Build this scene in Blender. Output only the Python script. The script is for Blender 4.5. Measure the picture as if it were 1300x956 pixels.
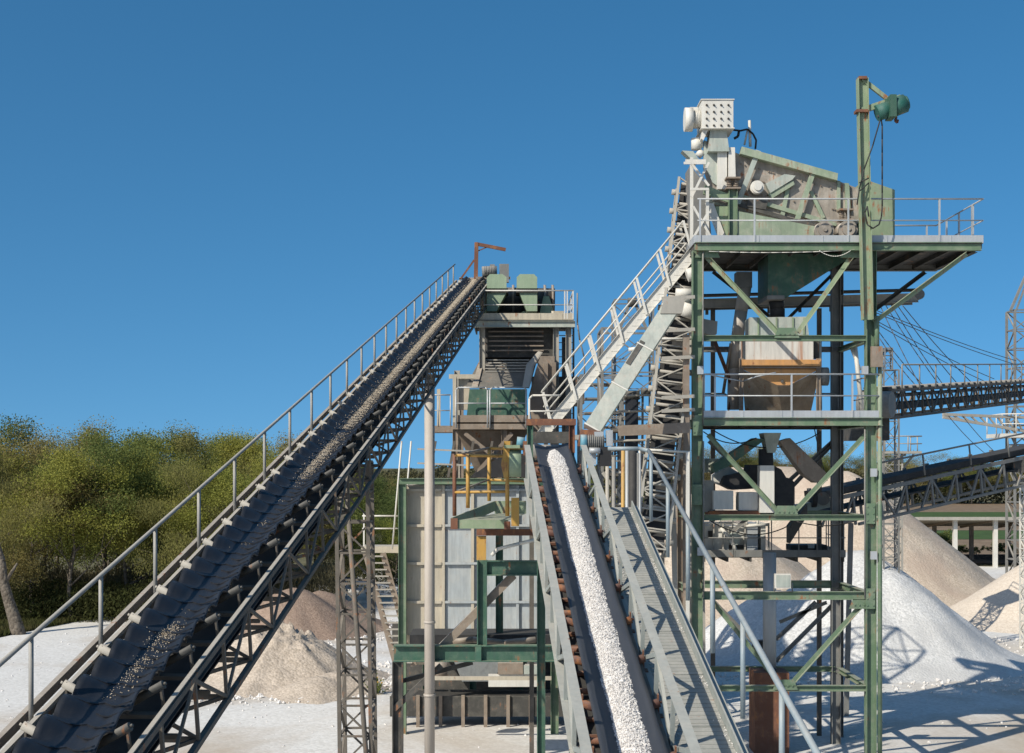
import bpy, math, random
from mathutils import Vector, Matrix, noise
random.seed(7)
R = math.radians
for o in list(bpy.data.objects): bpy.data.objects.remove(o)
S = bpy.context.scene
COL = S.collection
# ------------------------------------------------------------------ camera, world, sun, exposure
F = 1800.0; EYE = 9.0; HOR = 592.0; CX = 650.0        # lens in photo pixels, eye height, horizon row
cam = bpy.data.cameras.new('camera'); camo = bpy.data.objects.new('camera', cam); COL.objects.link(camo)
camo.location = (0, 0, EYE); camo.rotation_euler = (R(90), 0, 0)
cam.sensor_width = 36.0; cam.lens = 36.0 * F / 1300.0
cam.shift_y = (HOR - 478.0) / 1300.0
cam.clip_start = 0.1; cam.clip_end = 9000
S.camera = camo
SUN_AZ, SUN_EL = 46.0, 36.0      # azimuth behind and left of the view axis
w = bpy.data.worlds.new('World'); S.world = w; w.use_nodes = True
nt = w.node_tree; bg = nt.nodes['Background']
ZS, ZO = 1.1, 0.165        # lifts the clear band of the sky down to the skyline
sky = nt.nodes.new('ShaderNodeTexSky'); sky.sky_type = 'NISHITA'; sky.sun_disc = False
sky.sun_elevation = R(SUN_EL)
# direction towards the sun: (-sin az, -cos az)
sky.sun_rotation = math.atan2(-math.sin(R(SUN_AZ)), -math.cos(R(SUN_AZ)))
sky.altitude = 1500; sky.air_density = 1.0; sky.dust_density = 4.0; sky.ozone_density = 4.0
hs = nt.nodes.new('ShaderNodeHueSaturation'); hs.inputs['Saturation'].default_value = 1.24; hs.inputs['Hue'].default_value = 0.487
hs.inputs['Value'].default_value = 1.0
tc = nt.nodes.new('ShaderNodeTexCoord'); mpz = nt.nodes.new('ShaderNodeMapping'); mpz.inputs['Scale'].default_value = (1, 1, ZS); mpz.inputs['Location'].default_value = (0, 0, ZO)
nmz = nt.nodes.new('ShaderNodeVectorMath'); nmz.operation = 'NORMALIZE'
nt.links.new(tc.outputs['Generated'], mpz.inputs['Vector']); nt.links.new(mpz.outputs[0], nmz.inputs[0]); nt.links.new(nmz.outputs[0], sky.inputs['Vector'])
nt.links.new(sky.outputs[0], hs.inputs['Color']); nt.links.new(hs.outputs[0], bg.inputs['Color'])
bg.inputs['Strength'].default_value = 0.14
sun = bpy.data.lights.new('sun', 'SUN'); sun.energy = 5.0; sun.angle = R(0.5); sun.color = (1.0, 0.94, 0.83)
suno = bpy.data.objects.new('sun', sun); COL.objects.link(suno)
sd = Vector((math.sin(R(SUN_AZ))*math.cos(R(SUN_EL)), math.cos(R(SUN_AZ))*math.cos(R(SUN_EL)), -math.sin(R(SUN_EL))))
suno.rotation_euler = sd.to_track_quat('-Z', 'Y').to_euler(); suno.location = (-40, -30, 60)
vs = S.view_settings; vs.view_transform = 'Standard'; vs.look = 'None'; vs.exposure = 0.0; vs.gamma = 1.0
S.view_settings.use_curve_mapping = False
S.cycles.max_bounces = 6

# ------------------------------------------------------------------ helpers
V = Vector
def P(px, py, D):           # a point at depth D that lies on the line through photo pixel px, py
    return V(((px-CX)*D/F, D, EYE + (HOR-py)*D/F))
X_, Y_, Z_ = V((1,0,0)), V((0,1,0)), V((0,0,1))

class MB:
    def __init__(s): s.v = []; s.f = []; s.sm = []
    def add(s, vs, fs, smooth=False):
        n = len(s.v); s.v += [V(a) for a in vs]
        for f in fs: s.f.append([i+n for i in f]); s.sm.append(smooth)
        return s
    def obox(s, c, a, b, d):      # centre and three half vectors
        c = V(c)
        vs = [c+i*a+j*b+k*d for i in (-1,1) for j in (-1,1) for k in (-1,1)]
        return s.add(vs, [(0,1,3,2),(4,6,7,5),(0,4,5,1),(2,3,7,6),(0,2,6,4),(1,5,7,3)])
    def box(s, lo, hi):
        lo = V(lo); hi = V(hi); c = (lo+hi)/2; h = (hi-lo)/2
        return s.obox(c, X_*h.x, Y_*h.y, Z_*h.z)
    def frame(s, p, q, up):
        d = (V(q)-V(p)); L = d.length; d = d/L
        u = V(up); u = u - d*u.dot(d)
        if u.length < 1e-4:
            u = V((0,1,0)) - d*d.y
            if u.length < 1e-4: u = X_ - d*d.x
        u.normalize(); sd_ = d.cross(u).normalized()
        return d, u, sd_, L
    def beam(s, p, q, w, h, up=Z_):
        d,u,sd_,L = s.frame(p,q,up)
        return s.obox((V(p)+V(q))/2, d*L/2, sd_*w/2, u*h/2)
    def ibeam(s, p, q, w, h, t=0.016, up=Z_):
        d,u,sd_,L = s.frame(p,q,up); c = (V(p)+V(q))/2
        s.obox(c+u*(h/2-t/2), d*L/2, sd_*w/2, u*t/2)
        s.obox(c-u*(h/2-t/2), d*L/2, sd_*w/2, u*t/2)
        return s.obox(c, d*L/2, sd_*t/2, u*(h/2-t))
    def chan(s, p, q, w, h, t=0.012, up=Z_, side=1):
        d,u,sd_,L = s.frame(p,q,up); c = (V(p)+V(q))/2
        s.obox(c+u*(h/2-t/2), d*L/2, sd_*w/2, u*t/2)
        s.obox(c-u*(h/2-t/2), d*L/2, sd_*w/2, u*t/2)
        return s.obox(c+sd_*side*(w/2-t/2), d*L/2, sd_*t/2, u*(h/2-t))
    def angle(s, p, q, w, t=0.01, up=Z_, side=1):
        d,u,sd_,L = s.frame(p,q,up); c = (V(p)+V(q))/2
        s.obox(c+u*(w/2-t/2), d*L/2, sd_*w/2, u*t/2)
        return s.obox(c+sd_*side*(w/2-t/2)-u*t/2, d*L/2, sd_*t/2, u*(w/2-t/2))
    def pipe(s, p, q, r, n=8, r2=None, cap=True):
        p=V(p); q=V(q); d,u,sd_,L = s.frame(p,q,Z_ if abs((q-p).normalized().z)<.95 else X_)
        if r2 is None: r2 = r
        vs=[]
        for k in range(n):
            a=2*math.pi*k/n; e=u*math.cos(a)+sd_*math.sin(a)
            vs += [p+e*r, q+e*r2]
        s.add(vs, [(2*k, 2*k+1, (2*k+3)%(2*n), (2*k+2)%(2*n)) for k in range(n)], True)
        if cap:
            m=len(s.v)-2*n
            s.f.append([m+2*k for k in range(n)]); s.sm.append(False)
            s.f.append([m+2*k+1 for k in range(n)][::-1]); s.sm.append(False)
        return s
    def poly(s, pts, r, n=6):
        for a,b in zip(pts, pts[1:]): s.pipe(a,b,r,n)
        return s
    def prism(s, pts, ext):       # polygon extruded
        n=len(pts); pts=[V(p) for p in pts]; ext=V(ext)
        vs = pts+[p+ext for p in pts]
        fs=[list(range(n)), [n+i for i in range(n)][::-1]]
        fs+=[[i, n+i, n+(i+1)%n, (i+1)%n] for i in range(n)]
        return s.add(vs, fs)
    def pp(s, pts, D, th):        # outline read at depth D, its real thickness th behind it
        return s.prism([P(x,y,D) for x,y in pts], (0,th,0))
    def frustum(s, lo0, lo1, z0, hi0, hi1, z1):
        a=[(lo0[0],lo0[1],z0),(lo1[0],lo0[1],z0),(lo1[0],lo1[1],z0),(lo0[0],lo1[1],z0)]
        b=[(hi0[0],hi0[1],z1),(hi1[0],hi0[1],z1),(hi1[0],hi1[1],z1),(hi0[0],hi1[1],z1)]
        return s.add(a+b, [(0,1,2,3),(4,7,6,5),(0,4,5,1),(1,5,6,2),(2,6,7,3),(3,7,4,0)])
    def sheet(s, pts): return s.add(pts, [list(range(len(pts)))])
    def build(s, name, mat, parent=None, matrix=None):
        me = bpy.data.meshes.new(name)
        if matrix is None:
            if parent is not None: o0 = ORG[parent.name]
            else:
                xs=[v.x for v in s.v]; ys=[v.y for v in s.v]; zs=[v.z for v in s.v]
                o0 = V(((min(xs)+max(xs))/2,(min(ys)+max(ys))/2,min(zs)))
            o0 = V(o0)
            me.from_pydata([tuple(v-o0) for v in s.v], [], s.f)
        else:
            me.from_pydata([tuple(v) for v in s.v], [], s.f)
        me.polygons.foreach_set('use_smooth', s.sm)
        me.materials.append(mat); me.update()
        o = bpy.data.objects.new(name, me); COL.objects.link(o)
        if parent is not None: o.parent = parent
        if matrix is not None: o.matrix_local = matrix
        elif parent is None: o.location = o0
        ORG[o.name] = tuple(o0) if matrix is None else None
        return o
ORG = {}
def tag(o, label=None, cat=None, group=None, kind=None):
    if label: o['label']=label
    if cat: o['category']=cat
    if group: o['group']=group
    if kind: o['kind']=kind
    return o
def thing(name, label, cat, loc, group=None):
    o = bpy.data.objects.new(name, None); COL.objects.link(o); o.location = loc; o.empty_display_size=.3
    o.matrix_world = Matrix.Translation(V(loc)); ORG[o.name]=tuple(loc)
    return tag(o,label,cat,group)
def structure(name, mb, mat):
    return tag(mb.build(name, mat), kind='structure')

# ------------------------------------------------------------------ materials
def newmat(name):
    m=bpy.data.materials.new(name); m.use_nodes=True
    t=m.node_tree; b=t.nodes['Principled BSDF']; return m,t,b
def N(t, k, **kw):
    n=t.nodes.new(k)
    for a,v in kw.items():
        if a in n.inputs: n.inputs[a].default_value=v
        else: setattr(n,a,v)
    return n
def noise_(t, vec, scale, detail=4, rough=.55, dist=0.0):
    n=t.nodes.new('ShaderNodeTexNoise'); n.inputs['Scale'].default_value=scale; n.inputs['Detail'].default_value=detail
    n.inputs['Roughness'].default_value=rough; n.inputs['Distortion'].default_value=dist
    if vec: t.links.new(vec, n.inputs['Vector'])
    return n.outputs['Fac']
def ramp(t, fac, p0, p1, c0=(0,0,0,1), c1=(1,1,1,1)):
    r=t.nodes.new('ShaderNodeValToRGB'); e=r.color_ramp.elements
    e[0].position=p0; e[0].color=c0; e[1].position=p1; e[1].color=c1
    t.links.new(fac, r.inputs['Fac']); return r.outputs['Color']
def mix(t, f, a, b, mode='MIX'):
    m=t.nodes.new('ShaderNodeMix'); m.data_type='RGBA'; m.blend_type=mode
    for s_,v in ((0,f),(6,a),(7,b)):
        if isinstance(v,(int,float)): m.inputs[s_].default_value=v
        elif isinstance(v,(tuple,list)): m.inputs[s_].default_value=tuple(v)+((1,) if len(v)==3 else ())
        else: t.links.new(v, m.inputs[s_])
    return m.outputs[2]
def mth(t, op, a, b=0.0):
    m=t.nodes.new('ShaderNodeMath'); m.operation=op
    for i,v in enumerate((a,b)):
        if isinstance(v,(int,float)): m.inputs[i].default_value=v
        else: t.links.new(v,m.inputs[i])
    return m.outputs[0]
def paint(name, col, rust=.2, dust=.35, rough=.6, metal=0.0, stain=.5, dustcol=(.52,.47,.39), rustcol=(.16,.065,.025), bump=.15, streak=0):
    m,t,b=newmat(name)
    g=t.nodes.new('ShaderNodeNewGeometry'); pos=g.outputs['Position']
    mp=t.nodes.new('ShaderNodeMapping'); mp.inputs['Scale'].default_value=(1,1,.12); t.links.new(pos, mp.inputs['Vector'])
    n1=noise_(t,pos,.9,5,.6); n2=noise_(t,mp.outputs[0],9,5,.65); n3=noise_(t,pos,14,6,.7); n4=noise_(t,pos,2.3,8,.68,.3)
    d=[c*.72 for c in col]; l=[min(1,c*1.18) for c in col]
    c=mix(t, n1, tuple(d), tuple(l))
    c=mix(t, mth(t,'MULTIPLY',ramp(t,n2,.42,.72),stain), c, tuple(x*.6+.03 for x in col))
    # grey limestone dust lies on the upward faces and in blotches
    sp=t.nodes.new('ShaderNodeSeparateXYZ'); t.links.new(g.outputs['Normal'], sp.inputs[0])
    up=ramp(t, sp.outputs['Z'], .25,.8)
    df=mth(t,'MINIMUM', mth(t,'ADD', mth(t,'MULTIPLY',up,min(1,dust*1.6)), mth(t,'MULTIPLY',ramp(t,n4,.45,.7),dust)),.95)
    df=mth(t,'MULTIPLY',df, ramp(t,n3,.2,.6,(.55,.55,.55,1)))
    c=mix(t, df, c, dustcol)
    rf=mth(t,'MULTIPLY', ramp(t,mth(t,'ADD',mth(t,'MULTIPLY',n4,.6),mth(t,'MULTIPLY',n2,.4)), .66-rust*.28,.72-rust*.25), 1.0 if rust>0 else 0.0)
    if streak:
        m2=t.nodes.new('ShaderNodeMapping'); m2.inputs['Scale'].default_value=(1,1,.04); t.links.new(pos, m2.inputs['Vector'])
        rf=mth(t,'MAXIMUM',rf,mth(t,'MULTIPLY',ramp(t,noise_(t,m2.outputs[0],2.6,4,.6),.52,.60),.85))
    c=mix(t, rf, c, mix(t,n3,rustcol,tuple(min(1,x*2.2) for x in rustcol)))
    t.links.new(c,b.inputs['Base Color'])
    b.inputs['Metallic'].default_value=metal
    t.links.new(mth(t,'ADD',mth(t,'MULTIPLY',n3,.3),rough-.15), b.inputs['Roughness'])
    bp=N(t,'ShaderNodeBump',Strength=bump,Distance=.02); t.links.new(n3,bp.inputs['Height']); t.links.new(bp.outputs[0],b.inputs['Normal'])
    return m
def granular(name, c0, c1, cell=18, bump=.6, big=.25, patch=None, pscale=.12, dist=.05):
    m,t,b=newmat(name); g=t.nodes.new('ShaderNodeNewGeometry'); pos=g.outputs['Position']
    v=t.nodes.new('ShaderNodeTexVoronoi'); v.inputs['Scale'].default_value=cell; t.links.new(pos,v.inputs['Vector'])
    sc=t.nodes.new('ShaderNodeSeparateColor'); t.links.new(v.outputs['Color'],sc.inputs[0])
    n1=noise_(t,pos,big,6,.65); n2=noise_(t,pos,3.5,6,.7)
    f=mth(t,'ADD',mth(t,'MULTIPLY',sc.outputs[0],.45),mth(t,'ADD',mth(t,'MULTIPLY',n1,.55),mth(t,'MULTIPLY',n2,.35)))
    c=mix(t,ramp(t,f,.35,1.0),c0,c1)
    if patch:
        c=mix(t,mth(t,'MULTIPLY',ramp(t,noise_(t,pos,pscale,6,.6,.6),.46,.64),.8),c,patch)
    t.links.new(c,b.inputs['Base Color']); b.inputs['Roughness'].default_value=.95
    b.inputs['Specular IOR Level'].default_value=.15
    h=mth(t,'ADD',mth(t,'MULTIPLY',v.outputs['Distance'],-1.0),mth(t,'MULTIPLY',noise_(t,pos,cell*.6,4,.7),.7))
    bp=N(t,'ShaderNodeBump',Strength=bump,Distance=dist); t.links.new(h,bp.inputs['Height']); t.links.new(bp.outputs[0],b.inputs['Normal'])
    return m
GREEN=paint('green_paint',(.118,.185,.108),rust=.32,dust=.26,stain=.7)
LGREEN=paint('pale_green_paint',(.22,.285,.17),rust=.38,dust=.26,stain=.7)
DGREEN=paint('dark_green_paint',(.035,.10,.065),rust=.36,dust=.34,stain=.9,dustcol=(.26,.32,.22))
HOODG=paint('hood_green_paint',(.26,.34,.22),rust=.1,dust=.12)
SCRG=paint('dusty_screen_green',(.25,.31,.21),rust=.32,dust=.5,stain=1.0,dustcol=(.52,.5,.4))
WHITE=paint('white_dusty_steel',(.62,.60,.54),rust=.16,dust=.4,dustcol=(.66,.60,.5))
PALE=paint('pale_plate_steel',(.36,.40,.35),rust=.26,dust=.45,stain=.9,dustcol=(.56,.50,.42))
PLATE=paint('worn_side_plate',(.28,.245,.20),rust=.38,dust=.62,stain=1.0,dustcol=(.58,.53,.46))
FLANK=paint('dusty_hopper_flank',(.33,.25,.17),rust=.3,dust=.4,stain=1.0)
GALV=paint('galvanised_steel',(.42,.44,.45),rust=.08,dust=.2,metal=.25,rough=.5)
GALVD=paint('weathered_steel',(.17,.17,.16),rust=.25,dust=.2,rough=.7)
TRUSS=paint('dusty_truss_steel',(.10,.087,.07),rust=.32,dust=.22,rough=.8,dustcol=(.36,.31,.25))  # base colour darkened for the shade on the long conveyor's right face
TRUSSL=paint('pale_truss_steel',(.34,.32,.275),rust=.24,dust=.35,rough=.75,dustcol=(.45,.4,.33))
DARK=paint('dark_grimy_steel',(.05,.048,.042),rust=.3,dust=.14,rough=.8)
RUST=paint('rusted_steel',(.16,.065,.035),rust=.5,dust=.08,rough=.85)
RUSTB=paint('rust_brown_roller',(.10,.04,.028),rust=.5,dust=.2,rough=.8,dustcol=(.33,.22,.17))
YELLOW=paint('yellow_paint_rusting',(.48,.27,.05),rust=.42,dust=.12)
ORANGE=paint('orange_hopper_steel',(.55,.27,.085),rust=.34,dust=.16,stain=.9)
STREAK=paint('white_rust_streaked_panel',(.60,.58,.53),rust=.2,dust=.1,stain=.8,rustcol=(.22,.10,.05),streak=1)
CREAM=paint('cream_bin_paint',(.47,.415,.315),rust=.2,dust=.25,stain=.85,rough=.55)
BINB=paint('bluish_bin_sheet',(.38,.41,.41),rust=.18,dust=.3,stain=.9,rough=.45)
BROWN=paint('brown_dusty_beam',(.22,.17,.125),rust=.34,dust=.3)
BLUE=paint('blue_motor_paint',(.10,.28,.36),rust=.15,dust=.3)
HOISTG=paint('hoist_green_paint',(.02,.11,.085),rust=.25,dust=.05)
WALK=paint('worn_walkway_plate',(.20,.215,.20),rust=.2,dust=.42,stain=.9,rough=.65,dustcol=(.40,.38,.33))
RAILP=paint('blue_grey_rail_pipe',(.24,.30,.33),rust=.12,dust=.18,rough=.5)
GIRD=paint('grey_green_girder',(.29,.32,.30),rust=.2,dust=.25,rough=.6,stain=.8)
PIPEC=paint('cream_pipe_paint',(.42,.37,.315),rust=.1,dust=.15)
BLACK=paint('black_rubber',(.012,.012,.013),rust=0,dust=.05,rough=.7,stain=.2)
ROOF=paint('shed_roof_sheet',(.30,.27,.22),rust=.3,dust=.3)
CABLE=paint('steel_cable',(.06,.06,.065),rust=0,dust=.05)
SHADEC=paint('concrete_block',(.34,.33,.31),rust=0,dust=.3)
def belt_mat(name, col, dust, dustcol):
    m,t,b=newmat(name); g=t.nodes.new('ShaderNodeNewGeometry'); pos=g.outputs['Position']
    mp=t.nodes.new('ShaderNodeMapping'); mp.inputs['Scale'].default_value=(6,.35,.35); t.links.new(pos,mp.inputs['Vector'])
    n1=noise_(t,mp.outputs[0],1.5,6,.65); n2=noise_(t,pos,22,5,.7)
    c=mix(t,mth(t,'MULTIPLY',ramp(t,n1,.35,.75),dust),col,dustcol)
    c=mix(t,mth(t,'MULTIPLY',ramp(t,n2,.55,.75),dust*.8),c,dustcol)
    t.links.new(c,b.inputs['Base Color']); b.inputs['Roughness'].default_value=.5
    t.links.new(mth(t,'ADD',mth(t,'MULTIPLY',n2,.25),.34),b.inputs['Roughness'])
    return m
BELT_BLK=belt_mat('black_rubber_belt',(.009,.012,.018),.09,(.16,.14,.115))
BELT_GRY=belt_mat('grey_dusty_belt',(.04,.043,.05),.28,(.12,.118,.115))
YARD=granular('limestone_yard',(.56,.54,.50),(.76,.74,.70),cell=9,bump=.1,big=.08,patch=(.44,.36,.27),pscale=.07)
SOIL=granular('field_soil',(.16,.115,.075),(.25,.185,.125),cell=1,bump=.2,big=.02)
FIELDG=granular('young_crop_green',(.045,.075,.025),(.07,.115,.035),cell=1,bump=.3,big=.02)
EARTH=granular('rough_earth',(.09,.085,.04),(.17,.15,.085),cell=2,bump=.5,big=.06)
P_BEIGE=granular('beige_sand_heap',(.38,.31,.235),(.58,.49,.39),cell=9,bump=.35,big=.18,dist=.06,patch=(.44,.345,.27),pscale=.3)
P_WHITE=granular('white_chippings_heap',(.46,.455,.44),(.70,.69,.665),cell=11,bump=.35,big=.12,dist=.05,patch=(.50,.49,.47),pscale=.25)
P_SAND=granular('fine_pale_sand_heap',(.50,.42,.335),(.66,.58,.48),cell=12,bump=.25,big=.25,dist=.05)
P_BROWN=granular('reddish_brown_heap',(.22,.155,.115),(.34,.25,.19),cell=11,bump=.35,big=.3,dist=.05)
P_GREY=granular('greyish_rubble_heap',(.36,.30,.235),(.56,.475,.385),cell=10,bump=.4,big=.4,dist=.05)
G_WHITE=granular('white_pebble',(.50,.47,.44),(.80,.77,.73),cell=30,bump=.2,big=9)
G_BEIGE=granular('beige_grit',(.30,.235,.16),(.62,.54,.42),cell=30,bump=.2,big=7)
def leafmat(name, a, b_, c_):
    m,t,b=newmat(name); g=t.nodes.new('ShaderNodeNewGeometry'); oi=t.nodes.new('ShaderNodeObjectInfo')
    n=noise_(t,g.outputs['Position'],.55,3,.5); n2=noise_(t,g.outputs['Position'],7,2,.5)
    c=mix(t,ramp(t,n,.35,.65),a,b_); c=mix(t,ramp(t,oi.outputs['Random'],.2,.95),c,c_)
    c=mix(t,mth(t,'MULTIPLY',n2,.3),c,tuple(x*.6 for x in a))
    d=N(t,'ShaderNodeBsdfDiffuse'); tr=N(t,'ShaderNodeBsdfTranslucent'); ms=N(t,'ShaderNodeMixShader'); ms.inputs[0].default_value=.42
    t.links.new(c,d.inputs[0]); t.links.new(c,tr.inputs[0]); t.links.new(d.outputs[0],ms.inputs[1]); t.links.new(tr.outputs[0],ms.inputs[2])
    t.links.new(ms.outputs[0],t.nodes['Material Output'].inputs[0]); return m
LEAF_Y=leafmat('spring_yellow_green_leaves',(.32,.32,.075),(.38,.345,.085),(.24,.27,.065))
LEAF_O=leafmat('olive_bud_leaves',(.30,.25,.10),(.34,.29,.11),(.24,.235,.08))
LEAF_U=leafmat('bramble_leaves',(.075,.085,.03),(.12,.11,.05),(.07,.08,.03))
LEAF_D=leafmat('deep_green_leaves',(.16,.195,.06),(.22,.245,.075),(.13,.165,.055))
LEAF_F=leafmat('far_bare_twigs',(.13,.12,.07),(.17,.145,.085),(.12,.125,.065))
BARK=granular('grey_bark',(.08,.065,.05),(.20,.17,.135),cell=7,bump=.8,big=1)
HRAIL=paint('dull_rail_pipe',(.27,.26,.235),rust=.15,dust=.2,rough=.65)
# ------------------------------------------------------------------ ground and setting
def flat(name, pts, z, mat, jitter=0):
    mb=MB(); mb.sheet([(x,y,z) for x,y in pts]); return structure(name, mb, mat)
flat('ground',[(-4000,-600),(4000,-600),(4000,6000),(-4000,6000)],-.06,EARTH)
flat('quarry_yard',[(-30,-40),(60,-40),(66,60),(72,112),(64,124),(34,129),(10,134),(-14,128),(-20,110),(-22.5,92),(-25,84),(-27,74),(-29,60)],0,YARD)
flat('ploughed_field',[(-900,276),(1100,276),(1500,345),(-1200,345)],.10,SOIL)
flat('crop_field',[(-900,247),(1100,247),(1150,275.9),(-950,275.9)],.10,FIELDG)
flat('bare_field',[(25,198),(1000,198),(1050,246.9),(25,246.9)],.07,SOIL)
flat('green_field',[(25,174),(900,174),(1000,197.9),(25,197.9)],.05,FIELDG)
flat('dry_field',[(25,131),(800,131),(900,173.9),(25,173.9)],.03,SOIL)

def pile(name,label,cat,aps,slope,mat,res=.3,rough=.09,group=None,gul=.12,lump=0,soft=.8,mx=1.0):
    x0=min(a[0]-a[2]/slope*1.25 for a in aps)-1; x1=max(a[0]+a[2]/slope*1.25 for a in aps)+1
    y0=min(a[1]-a[2]/slope*1.25 for a in aps)-1; y1=max(a[1]+a[2]/slope*1.25 for a in aps)+1
    nx=int((x1-x0)/res)+1; ny=int((y1-y0)/res)+1
    mb=MB(); H={}
    def h(x,y):
        best=-9
        for ax,ay,az in aps:
            dx,dy=x-ax,y-ay; r=math.hypot(dx,dy); th=math.atan2(dy,dx)
            rr=math.sqrt(r*r+soft*soft)-soft*.6
            g_=gul*noise.noise(V((math.cos(th)*5+ax,math.sin(th)*5+ay,r*.25)))*min(1,r/2)
            foot=max(0,rr*slope-az*.86)*.45        # the foot flattens out
            best=max(best, az-rr*slope*(1+.05*noise.noise(V((math.cos(th)*2,math.sin(th)*2,3+ax))))+g_+foot)
        n_=noise.fractal(V((x*.5,y*.5,aps[0][0])),1.0,2.0,4)*rough*1.3+noise.noise(V((x*2.2,y*2.2,5)))*rough*.3
        if lump: n_+=lump*max(0,noise.noise(V((x*2.6,y*2.6,9)))+.5*noise.noise(V((x*6,y*6,2))))*max(0,min(1,(best-aps[0][2]*.5)))*1.2
        return min(best,aps[0][2]*mx)+n_*min(1,max(.15,best))
    for j in range(ny):
        for i in range(nx):
            x=x0+i*res; y=y0+j*res; H[i,j]=h(x,y)
            mb.v.append(V((x,y,max(H[i,j],-.12))))
    for j in range(ny-1):
        for i in range(nx-1):
            if max(H[i,j],H[i+1,j],H[i,j+1],H[i+1,j+1])>-.1:
                mb.f.append([j*nx+i,j*nx+i+1,(j+1)*nx+i+1,(j+1)*nx+i]); mb.sm.append(True)
    return tag(mb.build(name,mat),label,cat,group)
def at(px,py,D): p=P(px,py,D); return (p.x,p.y,p.z)
pile('sand_heap','large beige heap with a lattice shadow across its flank, behind the green tower','heap',
     [at(1072,594,100),at(1030,590,103),at(985,578,106),at(935,588,108)],.80,P_BEIGE,res=.4)
pile('chippings_heap','pale grey white stone heap beside the foot of the green tower','heap',[at(1090,689,67),at(1118,712,66)],.80,P_WHITE,res=.28,rough=.12)
pile('chippings_heap','low white stone spill in front of the pale grey heap at the right','heap',[at(1205,806,64)],.6,P_WHITE,res=.25,rough=.12)
pile('fine_sand_heap','smooth cream sand heap cut by the right edge of the photo','heap',[at(1345,690,82),at(1400,680,84)],.70,P_SAND,res=.35,rough=.1)
pile('chippings_heap','white heap seen through the lower bay of the green tower, in its shade','heap',[at(985,742,68)],.72,P_WHITE,res=.28)
pile('sand_heap','beige heap behind the washing plant, left of the large beige heap','heap',[at(905,640,88),at(850,650,90)],.74,P_BEIGE,res=.35)
pile('gravel_heap','reddish brown gravel heap behind the long conveyor truss','heap',[at(372,742,77),at(408,745,79)],.70,P_BROWN,res=.28)
pile('rubble_heap','grey beige heap with a lumpy rubble top under the long conveyor','heap',[at(352,792,60),at(372,797,60.5)],.62,P_GREY,res=.12,rough=.10,lump=.6)
pile('gravel_heap','small brown heap right of the lattice trestle leg','heap',[at(455,777,84)],.62,P_BROWN,res=.28)
pile('chippings_heap','small white heap far behind the lattice trestle leg','heap',[at(408,723,112),at(420,724,114)],.6,P_WHITE,res=.4)
pile('chippings_heap','white heap far behind the ladder stair','heap',[at(478,718,108)],.6,P_WHITE,res=.4)
pile('gravel_bank','low brown earth bank at the foot of the lattice trestle leg','heap',[at(428,850,57),at(400,856,56)],.5,P_GREY,res=.2,rough=.2)

# ------------------------------------------------------------------ handrails, stairs, floors
def rails(parent, foot, h, posts, mat, r=.024, mid=True, lean=Z_, up=Z_, name='handrail', pr=None, n=6, square=False):
    """foot: path of the posts' feet; posts: list of fractions per segment count"""
    foot=[V(p) for p in foot]; U=V(up)*h
    mb=MB(); mb.poly([p+U for p in foot], r, n)
    for k in ([.5] if mid is True else (mid or [])): mb.poly([p+U*k for p in foot], r*.8, n)
    o=mb.build(name,mat,parent)
    seg=[(b-a).length for a,b in zip(foot,foot[1:])]; T=sum(seg)
    for f in posts:
        d=f*T; i=0
        while i<len(seg)-1 and d>seg[i]+1e-6: d-=seg[i]; i+=1
        p=foot[i].lerp(foot[i+1],min(1,d/seg[i]))
        m=MB(); m.beam(p,p+U*(1-.5*r/h),(pr or r)*2,(pr or r)*1.6,X_) if square else m.pipe(p,p+U*(1-.3*r/h),pr or r,n)
        m.build('post',mat,o)
    return o
def steps(mb,p,q,wv,n,depth=.24,t=.035):
    p=V(p); q=V(q); wv=V(wv); d=q-p; hd=V((d.x,d.y,0)).normalized()
    for i in range(n):
        c=p+d*((i+.5)/n)+wv/2
        mb.obox(c, hd*depth/2, wv/2*.97, Z_*t/2)

# ------------------------------------------------------------------ conveyors
class Line:
    """a conveyor axis: X = x0 + dx*D, Z = z0 + dz*D at depth D"""
    def __init__(s,x0,z0,dx,dz):
        s.x0,s.z0,s.dx,s.dz=x0,z0,dx,dz
        s.d=V((dx,1,dz)).normalized(); s.s=V((1,-dx,0)).normalized(); s.n=s.s.cross(s.d).normalized()
    def p(s,D,a=0,b=0): return V((s.x0+s.dx*D,D,s.z0+s.dz*D))+s.s*a+s.n*b
def idler_meshes(L, hw, ang, stw, rr, mat_r, mat_f, base_parent, D, proto=[None]):
    pass
def girder(mb,L,a,D0,D1,depth,step,c=.09,wv=.06,cross=True):
    mb.angle(L.p(D0,a,-.03),L.p(D1,a,-.03),c,.012,up=L.n,side=1)
    mb.angle(L.p(D0,a,-depth),L.p(D1,a,-depth),c,.012,up=L.n,side=1)
    n=max(1,round((D1-D0)/step)); st=(D1-D0)/n
    for i in range(n+1):
        d=D0+i*st
        mb.beam(L.p(d,a,-.07),L.p(d,a,-depth+.04),wv,wv*.7,up=L.s)
        if i<n:
            if i%2: mb.beam(L.p(d,a,-.08),L.p(d+st,a,-depth+.05),wv*.85,wv*.6,up=L.s)
            else: mb.beam(L.p(d,a,-depth+.05),L.p(d+st,a,-.08),wv*.85,wv*.6,up=L.s)
def trough(L,hw,c0,ang,D):
    """offsets across the belt"""
    out=[]
    for u in (-1,-.85,-.7,-.52,-.34,0,.34,.52,.7,.85,1):
        x=abs(u)*hw; z=max(0,x-c0)*math.tan(ang)
        out.append((math.copysign(x if x<c0 else c0+(x-c0)*.97,u),z))
    return out
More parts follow.
